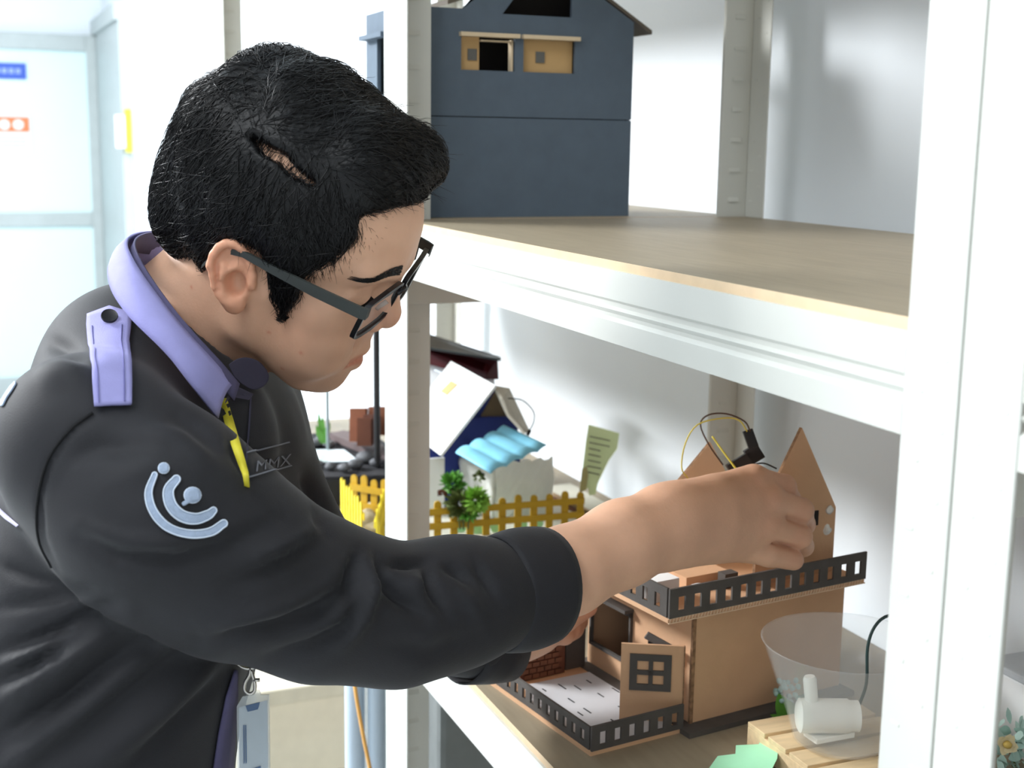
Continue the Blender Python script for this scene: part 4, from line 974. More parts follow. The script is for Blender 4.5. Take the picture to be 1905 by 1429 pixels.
STROKES = [  # (pixel path of a fold, half width px, depth m; positive = ridge)
    ([(205, 752), (135, 800), (90, 860), (72, 930), (82, 1000), (112, 1065)], 5, -.0022),
    ([(80, 632), (120, 648), (168, 668)], 16, -.006), ([(60, 700), (120, 690), (170, 700)], 26, .004),
    ([(150, 1000), (220, 1034), (330, 1042), (420, 1016), (520, 965)], 13, -.0042), ([(150, 975), (240, 1008), (340, 1012), (430, 985)], 15, .003),
    ([(400, 1192), (439, 1180), (520, 1166), (595, 1132), (655, 1085)], 13, -.0058), ([(380, 1165), (450, 1150), (530, 1125), (600, 1088), (640, 1050)], 17, .005),
    ([(420, 1090), (500, 1062), (570, 1025), (610, 1000)], 13, -.0045), ([(450, 1050), (520, 1020), (580, 985)], 13, .004),
    ([(499, 1221), (580, 1203), (640, 1172), (684, 1128)], 12, -.0055), ([(560, 1180), (625, 1148), (668, 1100)], 10, .004),
    ([(648, 1120), (654, 1062), (668, 1026)], 11, -.006), ([(690, 1036), (697, 1090), (678, 1146), (640, 1200)], 12, .0065),
    ([(700, 1036), (715, 1078), (745, 1114), (790, 1146)], 12, -.0075), ([(722, 1047), (760, 1046), (795, 1041)], 8, -.0055),
    ([(795, 1041), (803, 1090), (834, 1146)], 10, -.0055), ([(755, 1075), (775, 1085), (790, 1110)], 16, .0045), ([(826, 1049), (855, 1062), (885, 1088)], 10, -.0048), ([(850, 1090), (880, 1120), (900, 1150)], 14, .003),
    ([(880, 1040), (905, 1075), (925, 1115)], 10, -.004), ([(720, 1200), (800, 1215), (880, 1185)], 18, -.003),
    ([(0, 1211), (113, 1171), (213, 1118)], 13, -.006), ([(0, 1240), (100, 1200), (200, 1145)], 13, .005), ([(0, 1272), (91, 1216), (205, 1130)], 10, -.005),
    ([(0, 1310), (120, 1235), (240, 1150)], 20, .007), ([(0, 1372), (113, 1302), (272, 1186)], 16, -.007), ([(0, 1440), (140, 1340), (300, 1210)], 22, .006),
    ([(45, 1440), (230, 1290), (365, 1190)], 20, -.006), ([(150, 1440), (290, 1330), (400, 1225)], 24, .006), ([(230, 1440), (340, 1330), (425, 1235)], 16, -.005),
    ([(0, 1050), (60, 1075), (150, 1100)], 12, -.004), ([(0, 1130), (100, 1110), (190, 1100)], 12, -.004), ([(300, 760), (360, 790), (420, 850)], 20, -.004),
    ([(260, 800), (330, 815), (400, 860)], 18, .003), ([(420, 780), (440, 850), (462, 900)], 8, -.003), ([(560, 870), (590, 930), (600, 990)], 14, -.006), ([(520, 700), (545, 800), (560, 880)], 16, .003),
    ([(120, 860), (180, 830), (260, 830)], 20, -.003), ([(200, 900), (290, 860), (420, 880)], 26, .002)]
disp = np.zeros(len(Vs))
for pts, wd, amp in STROKES:
    dd, tt = seg_dist(q3[:, :2], pts); disp += 1.55*amp*np.exp(-(dd/wd)**2)*np.sin(np.pi*np.clip(tt, .04, .96))**.6*facing
# loose low-frequency ripple of the cloth
rp = RNG.normal(size=(10, 3))*22; ph = RNG.uniform(0, 6.28, 10)
disp += sum(np.sin(Vs@rp[i]+ph[i]) for i in range(10))*.00055
Vs = Vs+N*disp[:, None]; Vs = relax(Vs, Fs, 1, .3)
sh_o = np_obj('shirt', Vs, Fs, CLOTH, person); sh_o['label'] = 'black long sleeved uniform shirt'
SBVH = BVHTree.FromPolygons([tuple(v) for v in Vs], [tuple(int(i) for i in f) for f in Fs])
def onshirt(px, py, lift=.001):
    d = ray(px, py); d = d/np.linalg.norm(d); h = SBVH.ray_cast(Vector(CAM), Vector(d))
    if h[0] is None:
        h = SBVH.find_nearest(Vector(P(px, py, 1.05))); return np.array(h[0])+np.array(h[1])*lift
    n = np.array(h[1]); n = n*(1 if n@d < 0 else -1); return np.array(h[0])+(n*.6-d*.6)*lift
def strip(mb, pts, hw, lift=.0012, n=None, closed_round=True):
    """ribbon of half width hw px along a pixel path, laid on the shirt, with rounded ends"""
    c = np.array(arc([np.array([x, y, 0.]) for x, y in pts], n or 8*len(pts)))[:, :2]
    hws = np.array(hw if hasattr(hw, '__len__') else [hw]*2, float); W_ = np.interp(np.linspace(0, 1, len(c)), np.linspace(0, 1, len(hws)), hws)
    t = np.gradient(c, axis=0); t /= np.linalg.norm(t, axis=1)[:, None]; s = np.stack([-t[:, 1], t[:, 0]], 1)
    rows = [(c[i]-s[i]*W_[i], c[i]-s[i]*W_[i]*.5, c[i], c[i]+s[i]*W_[i]*.5, c[i]+s[i]*W_[i]) for i in range(len(c))]
    if closed_round:
        def cap(cc, tt, ss_, w, sg):
            out = []
            for a in (.9, .6): out.append(tuple(cc+sg*tt*w*a+ss_*w*math.sqrt(1-a*a)*k for k in (-1, -.5, 0, .5, 1)))
            return out
        rows = cap(c[0], t[0], s[0], W_[0], -1)+rows+cap(c[-1], t[-1], s[-1], W_[-1], 1)[::-1]
    vs = [onshirt(q[0], q[1], lift) for r_ in rows for q in r_]
    fs = [(i*5+j, i*5+j+1, (i+1)*5+j+1, (i+1)*5+j) for i in range(len(rows)-1) for j in range(4)]
    mb.add(vs, fs); return mb
def solid(o, t=.0012, off=0.):
    m = o.modifiers.new('solid', 'SOLIDIFY'); m.thickness = t; m.offset = off; return o
# collar: ribbon round the neck
top = [(300, 428, 1.20), (258, 433, 1.14), (238, 448, 1.085), (246, 479, 1.035), (279, 532, 1.008), (338, 608, 1.0), (397, 673, 1.01), (432, 714, 1.03)]
bot = [(322, 525, 1.205), (250, 505, 1.17), (207, 490, 1.095), (206, 532, 1.03), (238, 585, .998), (306, 655, .98), (360, 722, .985), (405, 778, 1.008)]
tp_, bt_ = arc([P(*q) for q in top], 42), arc([P(*q) for q in bot], 42)
vs = []; NR = 7
for a, b in zip(tp_, bt_):
    for j in range(NR):
        t = j/(NR-1); q = a*(1-t)+b*t; vs.append(q-FW*.010*math.sin(math.pi*t)*.6+UP*.003*math.sin(math.pi*t))
fs = [(i*NR+j, i*NR+j+1, (i+1)*NR+j+1, (i+1)*NR+j) for i in range(len(tp_)-1) for j in range(NR-1)]
m = MB(); m.add(vs, fs); o = solid(m.build('collar', LILAC, sh_o, smooth=True), .0022); o['label'] = 'lilac shirt collar'
# collar stand inside
vs = []
for a, b in zip(tp_, bt_):
    for j in range(3): t = j/2; vs.append(a*(1-.5*t)+b*.5*t+FW*.006*(1+t)+RT*.004)
m = MB(); m.add(vs, [(i*3+j, i*3+j+1, (i+1)*3+j+1, (i+1)*3+j) for i in range(len(tp_)-1) for j in range(2)]); solid(m.build('collar_stand', LILAC_D, sh_o, smooth=True), .002)
# far collar tip and open front
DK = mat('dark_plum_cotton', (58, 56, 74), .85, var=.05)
m = MB(); poly = [tuple(q[:2]) for q in arc([np.array((x, y, 0.)) for x, y in ((424, 678), (440, 668), (458, 665), (480, 672), (496, 690), (499, 706), (488, 720), (470, 725), (452, 716), (436, 702))], 36)]
m.prism([P(x, y, 1.052+.0005*(x-424)) for x, y in poly], FW*.004); m.build('collar_tip', DK, sh_o, bevel=.001)
m = MB(); m.prism([P(x, y, d) for x, y, d in ((432, 716, 1.035), (470, 733, 1.07), (462, 744, 1.06), (428, 738, 1.035), (418, 750, 1.02))], FW*.004); m.build('collar_band', DK, sh_o)
# front placket seam
m = MB(); strip(m, [(466, 735), (462, 800), (455, 880)], 1.6, .0012); m.build('placket_seam', DK, sh_o)
# epaulette with button
ep = [(165, 590), (205, 577), (245, 590)]
def epx(u, v):   # u across 0..1, v down 0..1
    l = np.array([np.interp(v, [0, .12, .45, 1], [165, 164, 168, 175]), np.interp(v, [0, 1], [590, 757])]); r_ = np.array([np.interp(v, [0, .12, .3, 1], [245, 244, 240, 244]), np.interp(v, [0, 1], [588, 755])])
    q = l*(1-u)+r_*u; q[1] -= (1-abs(2*u-1))*14*max(0, 1-v*6); return q
rows, cols = 26, 10; vs = [onshirt(*epx(j/cols, i/rows), .0035) for i in range(rows+1) for j in range(cols+1)]
fs = [(i*(cols+1)+j, i*(cols+1)+j+1, (i+1)*(cols+1)+j+1, (i+1)*(cols+1)+j) for i in range(rows) for j in range(cols)]
m = MB(); m.add(vs, fs); epo = solid(m.build('epaulette', LILAC, sh_o, smooth=True), .003); epo['label'] = 'lilac shoulder strap with black button'
STITCH = mat('indigo_stitching', (104, 102, 156), .9)
for u in (.13, .80):
    m = MB(); m.tube([onshirt(*epx(u, v), .0058) for v in np.linspace(.14, .98, 26)], .00045, 5); m.build('stitching', STITCH, epo)
bq = onshirt(206, 600, .0085); bn_ = -ray(206, 600); bn_ = bn_/np.linalg.norm(bn_)*.8+UP*.6; bn_ /= np.linalg.norm(bn_)
MB().lathe([(0, 0), (.0062, 0), (.0066, .0012), (.0062, .0024), (.0048, .0018), (0, .0018)], bq, bn_, 24).build('button', BLACK, epo, auto=40)
# sleeve emblem
EMB = mat('silver_blue_embroidery', (160, 176, 200), .6, var=.10, scale=300, bump=.5, bscale=1500)
cx = lambda x, y: (x/2.2017, 780+y/2.2017)
for pts, hw in (([(633, 228), (609, 302), (629, 379), (688, 443), (775, 471), (857, 463), (914, 428)], [4.5, 6.5, 7.2, 7.2, 6.8, 6.8]), ([(722, 246), (690, 292), (700, 352), (742, 395), (800, 408), (850, 392), (872, 374)], [7, 9.2, 10, 10, 8.5, 6])):
    m = MB(); strip(m, [cx(*q) for q in pts], hw, .0012, 40); solid(m.build('sleeve_emblem', EMB, sh_o, smooth=True), .0009)
m = MB(); strip(m, [cx(784, 312), cx(790, 312)], 14, .0016, 4); strip(m, [cx(752, 346), cx(772, 334)], 4, .0018, 4); solid(m.build('sleeve_emblem', EMB, sh_o, smooth=True), .0014)
m = MB(); strip(m, [cx(669, 202), cx(672, 202)], 9, .0016, 4); solid(m.build('sleeve_emblem', EMB, sh_o, smooth=True), .0014)
EMBL = mat('pale_emblem_outline', (206, 218, 234), .6)
def outline(pts, hw, n=40):
    c = np.array(arc([np.array([x, y, 0.]) for x, y in pts], n))[:, :2]; W_ = np.interp(np.linspace(0, 1, len(c)), np.linspace(0, 1, len(hw)), hw)
    t = np.gradient(c, axis=0); t /= np.linalg.norm(t, axis=1)[:, None]; s = np.stack([-t[:, 1], t[:, 0]], 1)
    lp_ = [c[i]+s[i]*W_[i] for i in range(len(c))]+[c[-1]+t[-1]*W_[-1]*math.sin(a)+s[-1]*W_[-1]*math.cos(a) for a in np.linspace(.3, 2.84, 7)]
    lp_ += [c[i]-s[i]*W_[i] for i in range(len(c)-1, -1, -1)]+[c[0]-t[0]*W_[0]*math.sin(a)-s[0]*W_[0]*math.cos(a) for a in np.linspace(.3, 2.84, 7)]; lp_.append(lp_[0])
    m = MB(); m.tube([onshirt(q[0], q[1], .0016) for q in lp_], .00055, 5, cap=False); m.build('emblem_outline', EMBL, sh_o, smooth=True)
outline([cx(*q) for q in [(633, 228), (609, 302), (629, 379), (688, 443), (775, 471), (857, 463), (914, 428)]], [4.5, 6.5, 7.2, 7.2, 6.8, 6.8])
outline([cx(*q) for q in [(722, 246), (690, 292), (700, 352), (742, 395), (800, 408), (850, 392), (872, 374)]], [7, 9.2, 10, 10, 8.5, 6])
outline([cx(784, 312), cx(787, 312), cx(790, 312)], [14, 14], 6); outline([cx(669, 202), cx(670, 202), cx(672, 202)], [9, 9], 6)
# armhole seam of the sleeve, a line darker than the cloth
m = MB(); m.tube([onshirt(x, y, .0004) for x, y in [tuple(q[:2]) for q in arc([np.array((x, y, 0.)) for x, y in ((172, 768), (130, 800), (92, 850), (74, 905), (68, 960), (74, 1010), (96, 1055))], 60)]], .0011, 6); m.build('armhole_seam', mat('dark_seam_line', (10, 10, 13), .9), sh_o, smooth=True)
# name tape on the chest, back print, back piping
GREYTH = mat('grey_thread', (112, 114, 122), .8)
for a, b in (((459, 843), (536, 823)), ((462, 889), (540, 866))):
    m = MB(); strip(m, [a, ((a[0]+b[0])/2, (a[1]+b[1])/2), b], 1.3, .0014, 16); solid(m.build('name_tape_border', GREYTH, sh_o), .0008)
tm = text_mesh('MMX', 1.0, (0, 0, 0), (1, 0, 0), (0, 0, 1), 0.); va = np.array(tm.v); x1 = va[:, 0].max(); m = MB()
m.add([onshirt(473+66*x/x1+3*z, 879-15*x/x1-29*z, .0014) for x, y, z in tm.v], tm.f); m.build('name_tape_lettering', GREYTH, sh_o)
for pts, w_ in (([(27, 714), (18, 728), (11, 738), (4, 752)], 4.5),):
    m = MB(); strip(m, pts, w_, .0016, 8); solid(m.build('back_print', EMB, sh_o), .001)
m = MB(); strip(m, [(-6, 944), (14, 962), (34, 977)], [3.2, 3, 1.2], .0016, 12); solid(m.build('back_piping', mat('pale_lilac_piping', (196, 192, 226), .7), sh_o), .0014)
# lilac inner placket showing at the waist
rows = 20; vs = []
for i in range(rows+1):
    t = i/rows; y = 1246+t*200; xl_ = np.interp(t, [0, .25, .6, 1], [434, 418, 404, 392]); xr_ = np.interp(t, [0, .25, 1], [437, 437, 428])
    for j in range(4): vs.append(onshirt(xl_+(xr_-xl_)*j/3, y, .003))
m = MB(); m.add(vs, [(i*4+j, i*4+j+1, (i+1)*4+j+1, (i+1)*4+j) for i in range(rows) for j in range(3)]); solid(m.build('front_placket', LILAC_D, sh_o, smooth=True), .002)
# rolled cuff of the right sleeve
def cuff(name, path, radii, ex, ey, n=40, wob=0.):
    vs = []; m_ = len(path)
    for i, (c, r_) in enumerate(zip(path, radii)):
        for k in range(n):
            a = 2*math.pi*k/n; w_ = 1+wob*(math.sin(2*a+1+i*.4)+.6*math.sin(5*a+i*.5)*.4)
            vs.append(c+(ex[i]*math.cos(a)+ey[i]*math.sin(a))*r_*w_)
    fs = [(i*n+k, i*n+(k+1) % n, (i+1)*n+(k+1) % n, (i+1)*n+k) for i in range(m_-1) for k in range(n)]
    m = MB(); m.add(vs, fs); return m
c0, c1 = P(922, 1106, 1.125), P(1006, 1090, 1.158); ax = (c1-c0); ln = np.linalg.norm(ax); ax /= ln
cu_ = UP-ax*(UP@ax); cu_ /= np.linalg.norm(cu_); cv_ = np.cross(ax, cu_)
sk = np.array([0., 0, 0])
ts = np.linspace(0, 1, 9); path = []; rad = []; exs = []; eys = []
for t in list(ts)+[1.0, .9, .5]:
    path.append(c0+ax*ln*t); 
for i, t in enumerate(list(ts)+[1.0, .9, .5]):
    inner = i >= len(ts); r_ = .0475+.0035*t+(.002*math.sin(math.pi*t)) if not inner else .046-.002*(i-len(ts))
    rad.append(r_); tl = ax*(-.30)*t; exs.append(cu_-ax*(-.12)*t); eys.append(cv_)
m = cuff('cuff', path, rad, exs, eys, 48, .018); o = m.build('sleeve_cuff', CLOTH, sh_o, smooth=True); solid(o, .002)
# left cuff peeping below
c0, c1 = P(860, 1196, 1.335), P(935, 1190, 1.375); ax = c1-c0; ln = np.linalg.norm(ax); ax /= ln; cu_ = UP-ax*(UP@ax); cu_ /= np.linalg.norm(cu_); cv_ = np.cross(ax, cu_)
m = cuff('cuff', [c0+ax*ln*t for t in (0, .3, .6, 1, 1, .7)], [.040, .041, .042, .042, .038, .036], [cu_]*6, [cv_]*6, 40, .02); solid(m.build('sleeve_cuff', CLOTH, sh_o, smooth=True), .002)
# trousers and shoes (below the frame)
hipc = (P(150, 1470, 1.06)+P(215, 1470, 1.21))/2
HR, HL_ = P(165, 1500, 1.06), P(205, 1500, 1.21); HR = np.array(HR); HL_ = np.array(HL_); HR[2] = HL_[2] = .90
fdir = np.array([RT[0], RT[1], 0]); fdir /= np.linalg.norm(fdir); sdir = np.cross(EZ, fdir)
def legs(p):
    d = sd_cone(p, HR+EZ*.04, HL_+EZ*.04, .112, .112)
    for h, s in ((HR, -1), (HL_, 1)):
        kn_ = h+fdir*.03+sdir*.02*s; kn_ = np.array([kn_[0], kn_[1], .50]); an_ = np.array([kn_[0], kn_[1], .07])-fdir*.03+sdir*.01*s
        d = smin(d, chain(p, [(h, .09), (kn_, .065), (an_, .055)], .03), .03)
    return d
lo = np.minimum(HR, HL_)-.25; hi = np.maximum(HR, HL_)+.25; lo[2] = .01; hi[2] = 1.03
V_, F_ = mesh_sdf(legs, lo, hi, .012); np_obj('trousers', relax(V_, F_, 2, .5), F_, mat('charcoal_trousers', (44, 44, 50), .85), person)
for h, s in ((HR, -1), (HL_, 1)):
    an_ = np.array([h[0], h[1], 0])+sdir*.03*s
    def shoe(p): return smax(smin(sd_ell(p, an_+fdir*.07+EZ*.03, (.14, .05, .05), np.stack([fdir, sdir, EZ])), sd_cone(p, an_+EZ*.05, an_+EZ*.10, .05, .048), .03), -(p[..., 2]-.001), .003)
    V_, F_ = mesh_sdf(shoe, an_-.22, an_+.26, .008); np_obj('shoe', V_, F_, BLACK, person)

# ---- hair
SIDE = [(-.25, .35), (.25, .35), (.25, .104), (.105, .1065), (.086, .1035), (.069, .094), (.0715, .077), (.063, .056), (.051, .043), (.043, .030), (.0455, .014), (.037, -.009),
        (.027, .004), (.019, .026), (.010, .041), (-.010, .044), (-.028, .032), (-.036, .008), (-.040, -.012), (-.055, -.020), (-.075, -.024), (-.10, -.026), (-.25, -.02)]
PART = []
_o = to_head(CAM[None].astype(np.float32))[0]
for t in np.linspace(0, 1, 16):
    dv_ = ray(476+112*t+2.5*math.sin(t*17), 262+86*t+3*math.sin(t*11)); h_ = HEAD_BVH.ray_cast(Vector(_o), Vector(HB@dv_).normalized())
    if h_[0] is not None: PART.append((np.array(h_[0]), np.array(h_[0])+np.array(h_[1])*.03, .0013+.0030*math.sin(math.pi*min(1, t*.9+.1))))
def hair_sdf(p):
    d = head_core(p)-.0035
    d = smin(d, sd_ell(p, (-.010, 0, .056), (.1015, .081, .098)), .012)
    d = smin(d, sd_ell(p, (.026, .008, .112), (.062, .064, .040)), .02)
    d = smin(d, sd_cone(p, (.060, -.024, .111), (.064, .042, .115), .024, .026), .016)
    d = smin(d, sd_cone(p, (.073, -.012, .109), (.076, .038, .111), .016, .018), .012)
    d = smin(d, sd_ell(p, (-.052, .0, .086), (.056, .066, .060)), .02)
    d = smin(d, sd_ell(p, (-.03, .02, .132), (.05, .05, .028)), .02)
    d = smin(d, sd_ell(p, (-.075, .0, .02), (.036, .060, .045)), .02)
    # waves running along the combing direction
    x, y, z = p[..., 0], p[..., 1], p[..., 2]
    top_ = np.clip((z-.085)*18, 0, 1)
    d = d+top_*.0028*np.sin(95*x-38*y+3*np.sin(40*z))+(1-top_)*.0016*np.sin(120*x+60*z+4*np.sin(35*y))
    d = smax(d, sd_poly2(x, z, SIDE), .005)
    # parting
    for a, b, r_ in PART: d = smax(d, -sd_cone(p, a, b, r_*.8, r_*1.4), .0045)
    return d
V, F = mesh_sdf(hair_sdf, (-.15, -.115, -.06), (.15, .13, .20), .0024)
V = relax(V, F, 1, .4)
HAIR = mat('black_hair', (11, 11, 12), .45, var=.25, scale=90, bump=.5, bscale=260, aniso=(1, .25, 1), spec=.32)
hair = np_obj('hair', HO+V@HB, F, HAIR, person); hair['label'] = 'short black hair with a side parting'
# strands combed over the mass
Nn = vnormals(V, F)
vis = Nn @ np.array([[-_F[2]], [-_L[2]], [-_U[2]]])          # towards the camera side
keep = np.argwhere((vis[:, 0] > -.55)).ravel()
NS = 11000; ri = RNG.choice(keep, NS); pos = (V[ri]+RNG.normal(size=(NS, 3))*.0012).astype(np.float32); SEG = 7
def flow(p):
    x, y, z = p.T; below = ss(-y-.35*(z-.11), .050, .064); back = ss(-x, .02, .07)
    up = np.stack([.35+2.5*np.clip(x-.03, 0, 1)*4, np.full_like(x, .9), -.2-3*np.clip(x-.06, 0, 1)*3], 1)
    dn = np.stack([-.15+9*np.clip(x, -.05, .05), np.zeros_like(x), np.full_like(x, -1.)], 1)
    bk = np.stack([np.full_like(x, -.35), .25*np.sign(y+.02), np.full_like(x, -.9)], 1)
    d = up*(1-below[:, None])+dn*below[:, None]; d = d*(1-.75*back[:, None])+bk*.75*back[:, None]
    return d/_len(d)[:, None]
def gradn(f, p, h=.0015):
    g = np.stack([f(p+np.eye(3, dtype=np.float32)[k]*h)-f(p-np.eye(3, dtype=np.float32)[k]*h) for k in range(3)], 1); return g/(_len(g)[:, None]+1e-9)
trail = [pos.copy()]; L0 = RNG.uniform(.018, .045, NS)[:, None]; lift = RNG.uniform(-.0012, .0030, NS); wild = RNG.normal(size=(NS, 3))*.35; cur = pos.copy()
for s_ in range(SEG):
    g = gradn(hair_sdf, cur); d = flow(cur)+wild; d = d-g*(d*g).sum(1)[:, None]; d /= _len(d)[:, None]+1e-9
    cur = (cur+d*L0/SEG).astype(np.float32); e = hair_sdf(cur); tgt = -.0006+(lift+.0006)*min(1, (s_+1)/4)
    cur = (cur-g*np.clip(e-tgt, -.004, .004)[:, None]).astype(np.float32); trail.append(cur.copy())
def strands(name, T, r, mats, parent):
    """three-sided tapering tubes; T is (segments+1, n, 3) in world space"""
    T = np.asarray(T); S_, n = T.shape[0], T.shape[1]; vs = []
    for i in range(S_):
        t = T[min(i+1, S_-1)]-T[max(i-1, 0)]; t /= _len(t)[:, None]+1e-9; a = np.cross(t, FW); a /= _len(a)[:, None]+1e-9; b = np.cross(t, a); rr = r*(1-.75*(i/(S_-1))**2)
        for k in range(3): q = 2*math.pi*k/3; vs.append(T[i]+rr*(math.cos(q)*a+math.sin(q)*b))
    Vv = np.stack(vs, 0); Vv = Vv.transpose(1, 0, 2).reshape(-1, 3); base = np.arange(n)[:, None, None]*(S_*3); f = []
    for i in range(S_-1):
        for k in range(3): f.append([i*3+k, i*3+(k+1) % 3, (i+1)*3+(k+1) % 3, (i+1)*3+k])
    Ff = (base+np.array(f)[None]).reshape(-1, 4); return np_obj(name, Vv, Ff, mats, parent)
# fine wisps breaking up the hairline
bd = np.argwhere((np.abs(sd_poly2(V[:, 0].astype(np.float32), V[:, 2].astype(np.float32), SIDE)) < .0045) & (vis[:, 0] > -.3)).ravel()
N2 = 2600; ri = RNG.choice(bd, N2); cur = (V[ri]+RNG.normal(size=(N2, 3))*.001).astype(np.float32); tr2 = [cur.copy()]; L2 = RNG.uniform(.004, .013, N2)[:, None]; w2 = RNG.normal(size=(N2, 3))*.3
hc = lambda p: head_core(p)
for s_ in range(SEG):
    g = gradn(hc, cur); d = flow(cur)+w2; d = d-g*(d*g).sum(1)[:, None]; d /= _len(d)[:, None]+1e-9
    cur = (cur+d*L2/SEG).astype(np.float32); e = hc(cur); cur = (cur-g*np.clip(e-.0012, -.002, .002)[:, None]).astype(np.float32); tr2.append(cur.copy())
N4 = 110; ki = RNG.integers(0, len(PART), N4); a4 = np.array([q[0] for q in PART])[ki]; n4 = np.array([(q[1]-q[0])/.03 for q in PART])[ki]; pd_ = PART[-1][0]-PART[0][0]; pd_ = pd_/np.linalg.norm(pd_)
s4 = np.cross(n4, pd_)*np.where(RNG.random(N4) < .5, 1, -1)[:, None]; L4 = RNG.uniform(.006, .014, N4)[:, None]; b4 = a4+RNG.normal(size=(N4, 3))*.0012-s4*.001
tr4 = [b4+s4*L4*t+n4*(.0006+.006*t*(1.2-t))+pd_*L4*.25*t for t in np.linspace(0, 1, SEG+1)]
# loose flyaway hairs on the crown
N3 = 420; tz_ = keep[(V[keep][:, 2] > .03)]; ri = RNG.choice(tz_, N3); cur = V[ri].astype(np.float32); g0 = Nn[ri]; tr3 = [cur.copy()]; d = flow(cur)+g0*RNG.uniform(.15, .55, N3)[:, None]; L3 = RNG.uniform(.008, .024, N3)[:, None]
for s_ in range(SEG):
    d = d/_len(d)[:, None]; cur = cur+d*L3/SEG; d = d+RNG.normal(size=(N3, 3))*.10-g0*.06; tr3.append(cur.copy())
wo = strands('hair_wisps', HO+np.concatenate([np.stack(tr2), np.stack(tr3), np.stack(tr4)], 1)@HB, .00022, HAIR, hair); wo['kind'] = 'stuff'
so = strands('hair_strands', HO+np.stack(trail)@HB, .00042, mat('hair_strand', (14, 13, 14), .40, var=.4, scale=50, spec=.42), hair); so['kind'] = 'stuff'
# brows and lashes laid on the face
def onface(y, z):
    h = HEAD_BVH.ray_cast(Vector((.2, y, z)), Vector((-1, 0, 0))); return np.array(h[0]) if h[0] is not None else np.array([.09, y, z])
T = [[], [], []]; rb = random.Random(4)
for s in (-1, 1):
    for i in range(420):
        t = rb.random(); y = s*(.014+.036*t); z = .0465+.004*math.sin(t*2.4)-.006*t*t+rb.uniform(-.0045, .0045)*(1-.6*t); q = onface(y, z); dr_ = np.array([.0, s*.0055, .0012*(1-1.5*t)])
        T[0].append(q-[.0004, 0, 0]); T[1].append(onface(y+dr_[1]*.5, z+dr_[2])+[.0009, 0, 0]); T[2].append(onface(y+dr_[1], z+dr_[2]*1.2)+[.0006, 0, 0])
bo = strands('eyebrows', HO+np.array(T)@HB, .00035, HAIR, body); bo['kind'] = 'stuff'
T = [[], [], []]
for s in (-1, 1):
    for i in range(60):
        t = i/59; y = s*(.020+.025*t); z = .0155-.0035*math.sin(t*3.14)+.001*t; q = onface(y, z); T[0].append(q-[.0003, 0, 0]); T[1].append(q+[.0028, s*.0012*t, -.0012]); T[2].append(q+[.0050, s*.0025*t, -.0010])
bo = strands('eyelashes', HO+np.array(T)@HB, .00035, HAIR, body); bo['kind'] = 'stuff'
# ---- eyeglasses
gl = thing('eyeglasses', H(.1, 0, .02), 'black rectangular eyeglasses on the man\'s face', 'eyeglasses')
GLB = mat('black_acetate', (22, 22, 26), .3, var=.1); GLT = mat('dark_grey_temple', (58, 62, 60), .5, var=.08)
def rim_pt(s, a, gx=.106):
    cy, cz, hy, hz = s*.0365, .0165, .0290, .0165
    e = .32; c_, s__ = math.cos(a), math.sin(a); y = cy+hy*math.copysign(abs(c_)**e, c_); z = cz+hz*math.copysign(abs(s__)**e, s__)
    x = gx-.006*(abs(y)/.065)**2-.14*(.031-z); return np.array([x, y, z])
for s in (-1, 1):
    pth = [rim_pt(s, 2*math.pi*i/48) for i in range(48)]
    m = MB(); vs = []; 
    for i, q in enumerate(pth):
        cdir = q-np.array([q[0], s*.0365, .0165]); cdir /= np.linalg.norm(cdir)
        for du, dv in ((-.0002, -.0020), (.0034, -.0020), (.0034, .0020), (-.0002, .0020)): vs.append(H(*(q+cdir*du+np.array([1, 0, 0])*dv)))
    m.add(vs, [(i*4+k, i*4+(k+1) % 4, ((i+1) % 48)*4+(k+1) % 4, ((i+1) % 48)*4+k) for i in range(48) for k in range(4)]); m.build('rim', GLB, gl)
    m = MB(); m.add([H(*q) for q in pth], [tuple(range(48))]); m.build('lens', mat('clear_lens', (245, 250, 252), .03, alpha=.10, var=0., spec=.6), gl)
    m = MB(); yb = s*.0745
    pt = [(.1035, s*.0680, .0300), (.1035, s*.0725, .0300), (.098, yb, .0300), (.060, s*.0775, .0310), (.020, s*.0800, .0335), (-.002, s*.0810, .0350), (-.016, s*.0800, .0310), (-.028, s*.0775, .0180), (-.034, s*.0755, .0050)]
    hh = [.0050, .0050, .0050, .0046, .0034, .0026, .0024, .0024, .0020]; vs = []
    for (x, y, z), h_ in zip(pt, hh):
        for dy, dz in ((-.0012, -h_), (.0012, -h_), (.0012, h_), (-.0012, h_)): vs.append(H(x, y+dy, z+dz))
    k_ = len(pt); m.add(vs, [(i*4+k, i*4+(k+1) % 4, (i+1)*4+(k+1) % 4, (i+1)*4+k) for i in range(k_-1) for k in range(4)]+[(3, 2, 1, 0), tuple((k_-1)*4+k for k in range(4))]); m.build('temple', GLT, gl, bevel=.0006)
    m = MB(); m.tube([H(.100, s*.010, .012), H(.096, s*.0105, .006), H(.094, s*.0105, .002)], .0022, 8); m.build('nose_pad', mat('nose_pad', (200, 206, 206), .2, alpha=.5), gl, smooth=True)
m = MB(); m.tube([H(.1055, -.009, .022), H(.1085, 0, .0245), H(.1055, .009, .022)], .0021, 8); m.build('bridge', GLB, gl, smooth=True)
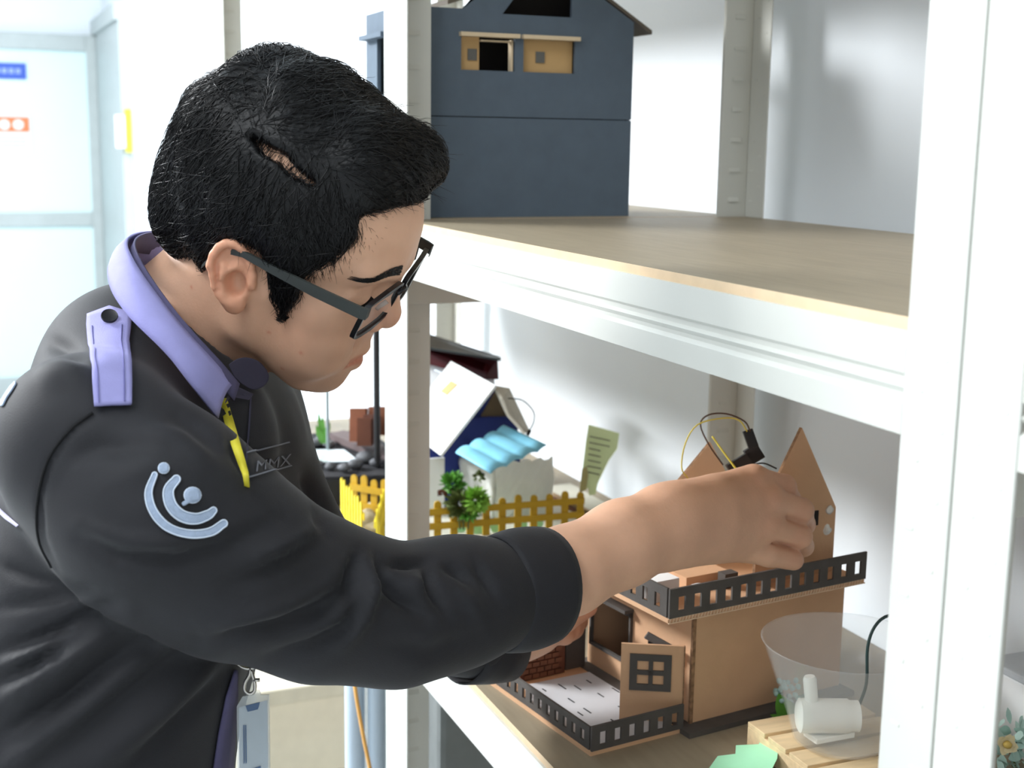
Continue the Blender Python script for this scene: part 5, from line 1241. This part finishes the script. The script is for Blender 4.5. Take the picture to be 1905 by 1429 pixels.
# ---- lanyard and badge
ly = thing('lanyard', P(465, 1240, 1.07), 'yellow lanyard hanging from under the lilac collar', 'lanyard')
YEL = mat('yellow_lanyard_ribbon', (208, 196, 52), .6, var=.05, scale=40); 
def ribbon(pts, ws, mats, parent, name, t=.0012, tw=0.):
    a = arc(pts, 30); W_ = np.interp(np.linspace(0, 1, len(a)), np.linspace(0, 1, len(ws)), ws); m = MB(); vs = []
    for q, w_ in zip(a, W_): vs += [q-RT*w_, q+RT*w_]
    m.add(vs, [(i*2, i*2+1, i*2+3, i*2+2) for i in range(len(a)-1)]); return solid(m.build(name, mats, parent, smooth=True), t)
dl_ = pix(onshirt(462, 905))[2]-.006
r1 = ribbon([onshirt(410, 745, .006), onshirt(422, 782, .005), onshirt(436, 830, .004), onshirt(450, 872, .004), P(459, 900, dl_), P(464, 1000, 1.06), P(466, 1120, 1.05), P(465, 1218, 1.04)], [.0030, .0038, .0034, .0028, .0018, .003, .006, .0100], YEL, ly, 'strap')
m = MB(); m.prism([onshirt(414, 757, .008), onshirt(419, 755, .008), onshirt(421, 761, .008), onshirt(417, 763, .008)], FW*.0006); m.build('strap_print', INK, r1)
m = MB(); m.prism([onshirt(417, 769, .008), onshirt(422, 767, .008), onshirt(425, 774, .008), onshirt(421, 776, .008)], FW*.0006); m.build('strap_print', INK, r1)
ribbon([P(470, 905, dl_+.03), P(472, 1100, 1.055), P(480, 1221, 1.042)], [.002, .004, .0055], mat('orange_lanyard_edge', (226, 160, 62), .6), ly, 'strap')
STEEL = mat('brushed_steel', (196, 192, 184), .3, metal=.9, var=.04)
bd_ = 1.04
m = MB(); m.tube([P(463+27*math.cos(a)*1.0, 1222+22*math.sin(a), bd_) for a in np.linspace(-.35, math.pi+.35, 24)], .0013, 8); m.build('ring', STEEL, ly, smooth=True)
m = MB(); m.tube([P(438, 1214, bd_), P(490, 1214, bd_)], .0012, 8); m.build('ring_bar', STEEL, ly, smooth=True)
m = MB(); m.tube(arc([P(466, 1243, bd_), P(464, 1256, bd_), P(456, 1270, bd_), P(455, 1284, bd_), P(464, 1291, bd_), P(473, 1286, bd_), P(474, 1272, bd_), P(470, 1258, bd_), P(467, 1246, bd_)]), .0014, 8); m.build('snap_hook', STEEL, ly, smooth=True)
m = MB(); m.tube([P(472, 1266, bd_), P(483, 1265, bd_)], .0016, 8); m.build('hook_lever', STEEL, ly, smooth=True)
bg_ = thing('badge_holder', P(468, 1430, 1.07), 'clear badge holder with a pale card clipped to the lanyard', 'badge')
def bpt(u, v, d=0.): return P(440+60*u+v*2, 1290+165*v, 1.042+.022*u+d)
HOLD = mat('badge_clear_vinyl', (226, 234, 238), .15, alpha=.35, var=0.)
m = MB(); m.prism([bpt(0, .15), bpt(.18, .04), bpt(.42, .02), bpt(.5, -.03), bpt(.7, -.03), bpt(.74, .02), bpt(1, .02), bpt(1, 1.2), bpt(0, 1.2)], FW*.003); m.build('sleeve', HOLD, bg_)
m = MB(); m.prism([bpt(.06, .16, .001), bpt(.95, .08, .001), bpt(.95, 1.15, .001), bpt(.06, 1.15, .001)], FW*.001); cd = m.build('card', mat('pale_blue_card', (196, 210, 222), .5, var=.03), bg_)
m = MB(); m.prism([bpt(.28, .14, -.0005), bpt(.72, .10, -.0005), bpt(.66, .18, -.0005), bpt(.34, .21, -.0005)], FW*.001); m.build('card_slot', mat('slate_blue_print', (92, 116, 150), .5), cd)
m = MB(); m.prism([bpt(.40, .86, -.0005), bpt(.72, .82, -.0005), bpt(.72, 1.05, -.0005), bpt(.40, 1.08, -.0005)], FW*.001); m.build('card_photo', mat('slate_blue_print', (92, 116, 150)), cd)
for u in (.20, .26): 
    m = MB(); m.prism([bpt(u, .36, -.0005), bpt(u+.03, .36, -.0005), bpt(u+.03, .78, -.0005), bpt(u, .80, -.0005)], FW*.0008); m.build('card_text', mat('slate_blue_print', (92, 116, 150)), cd)
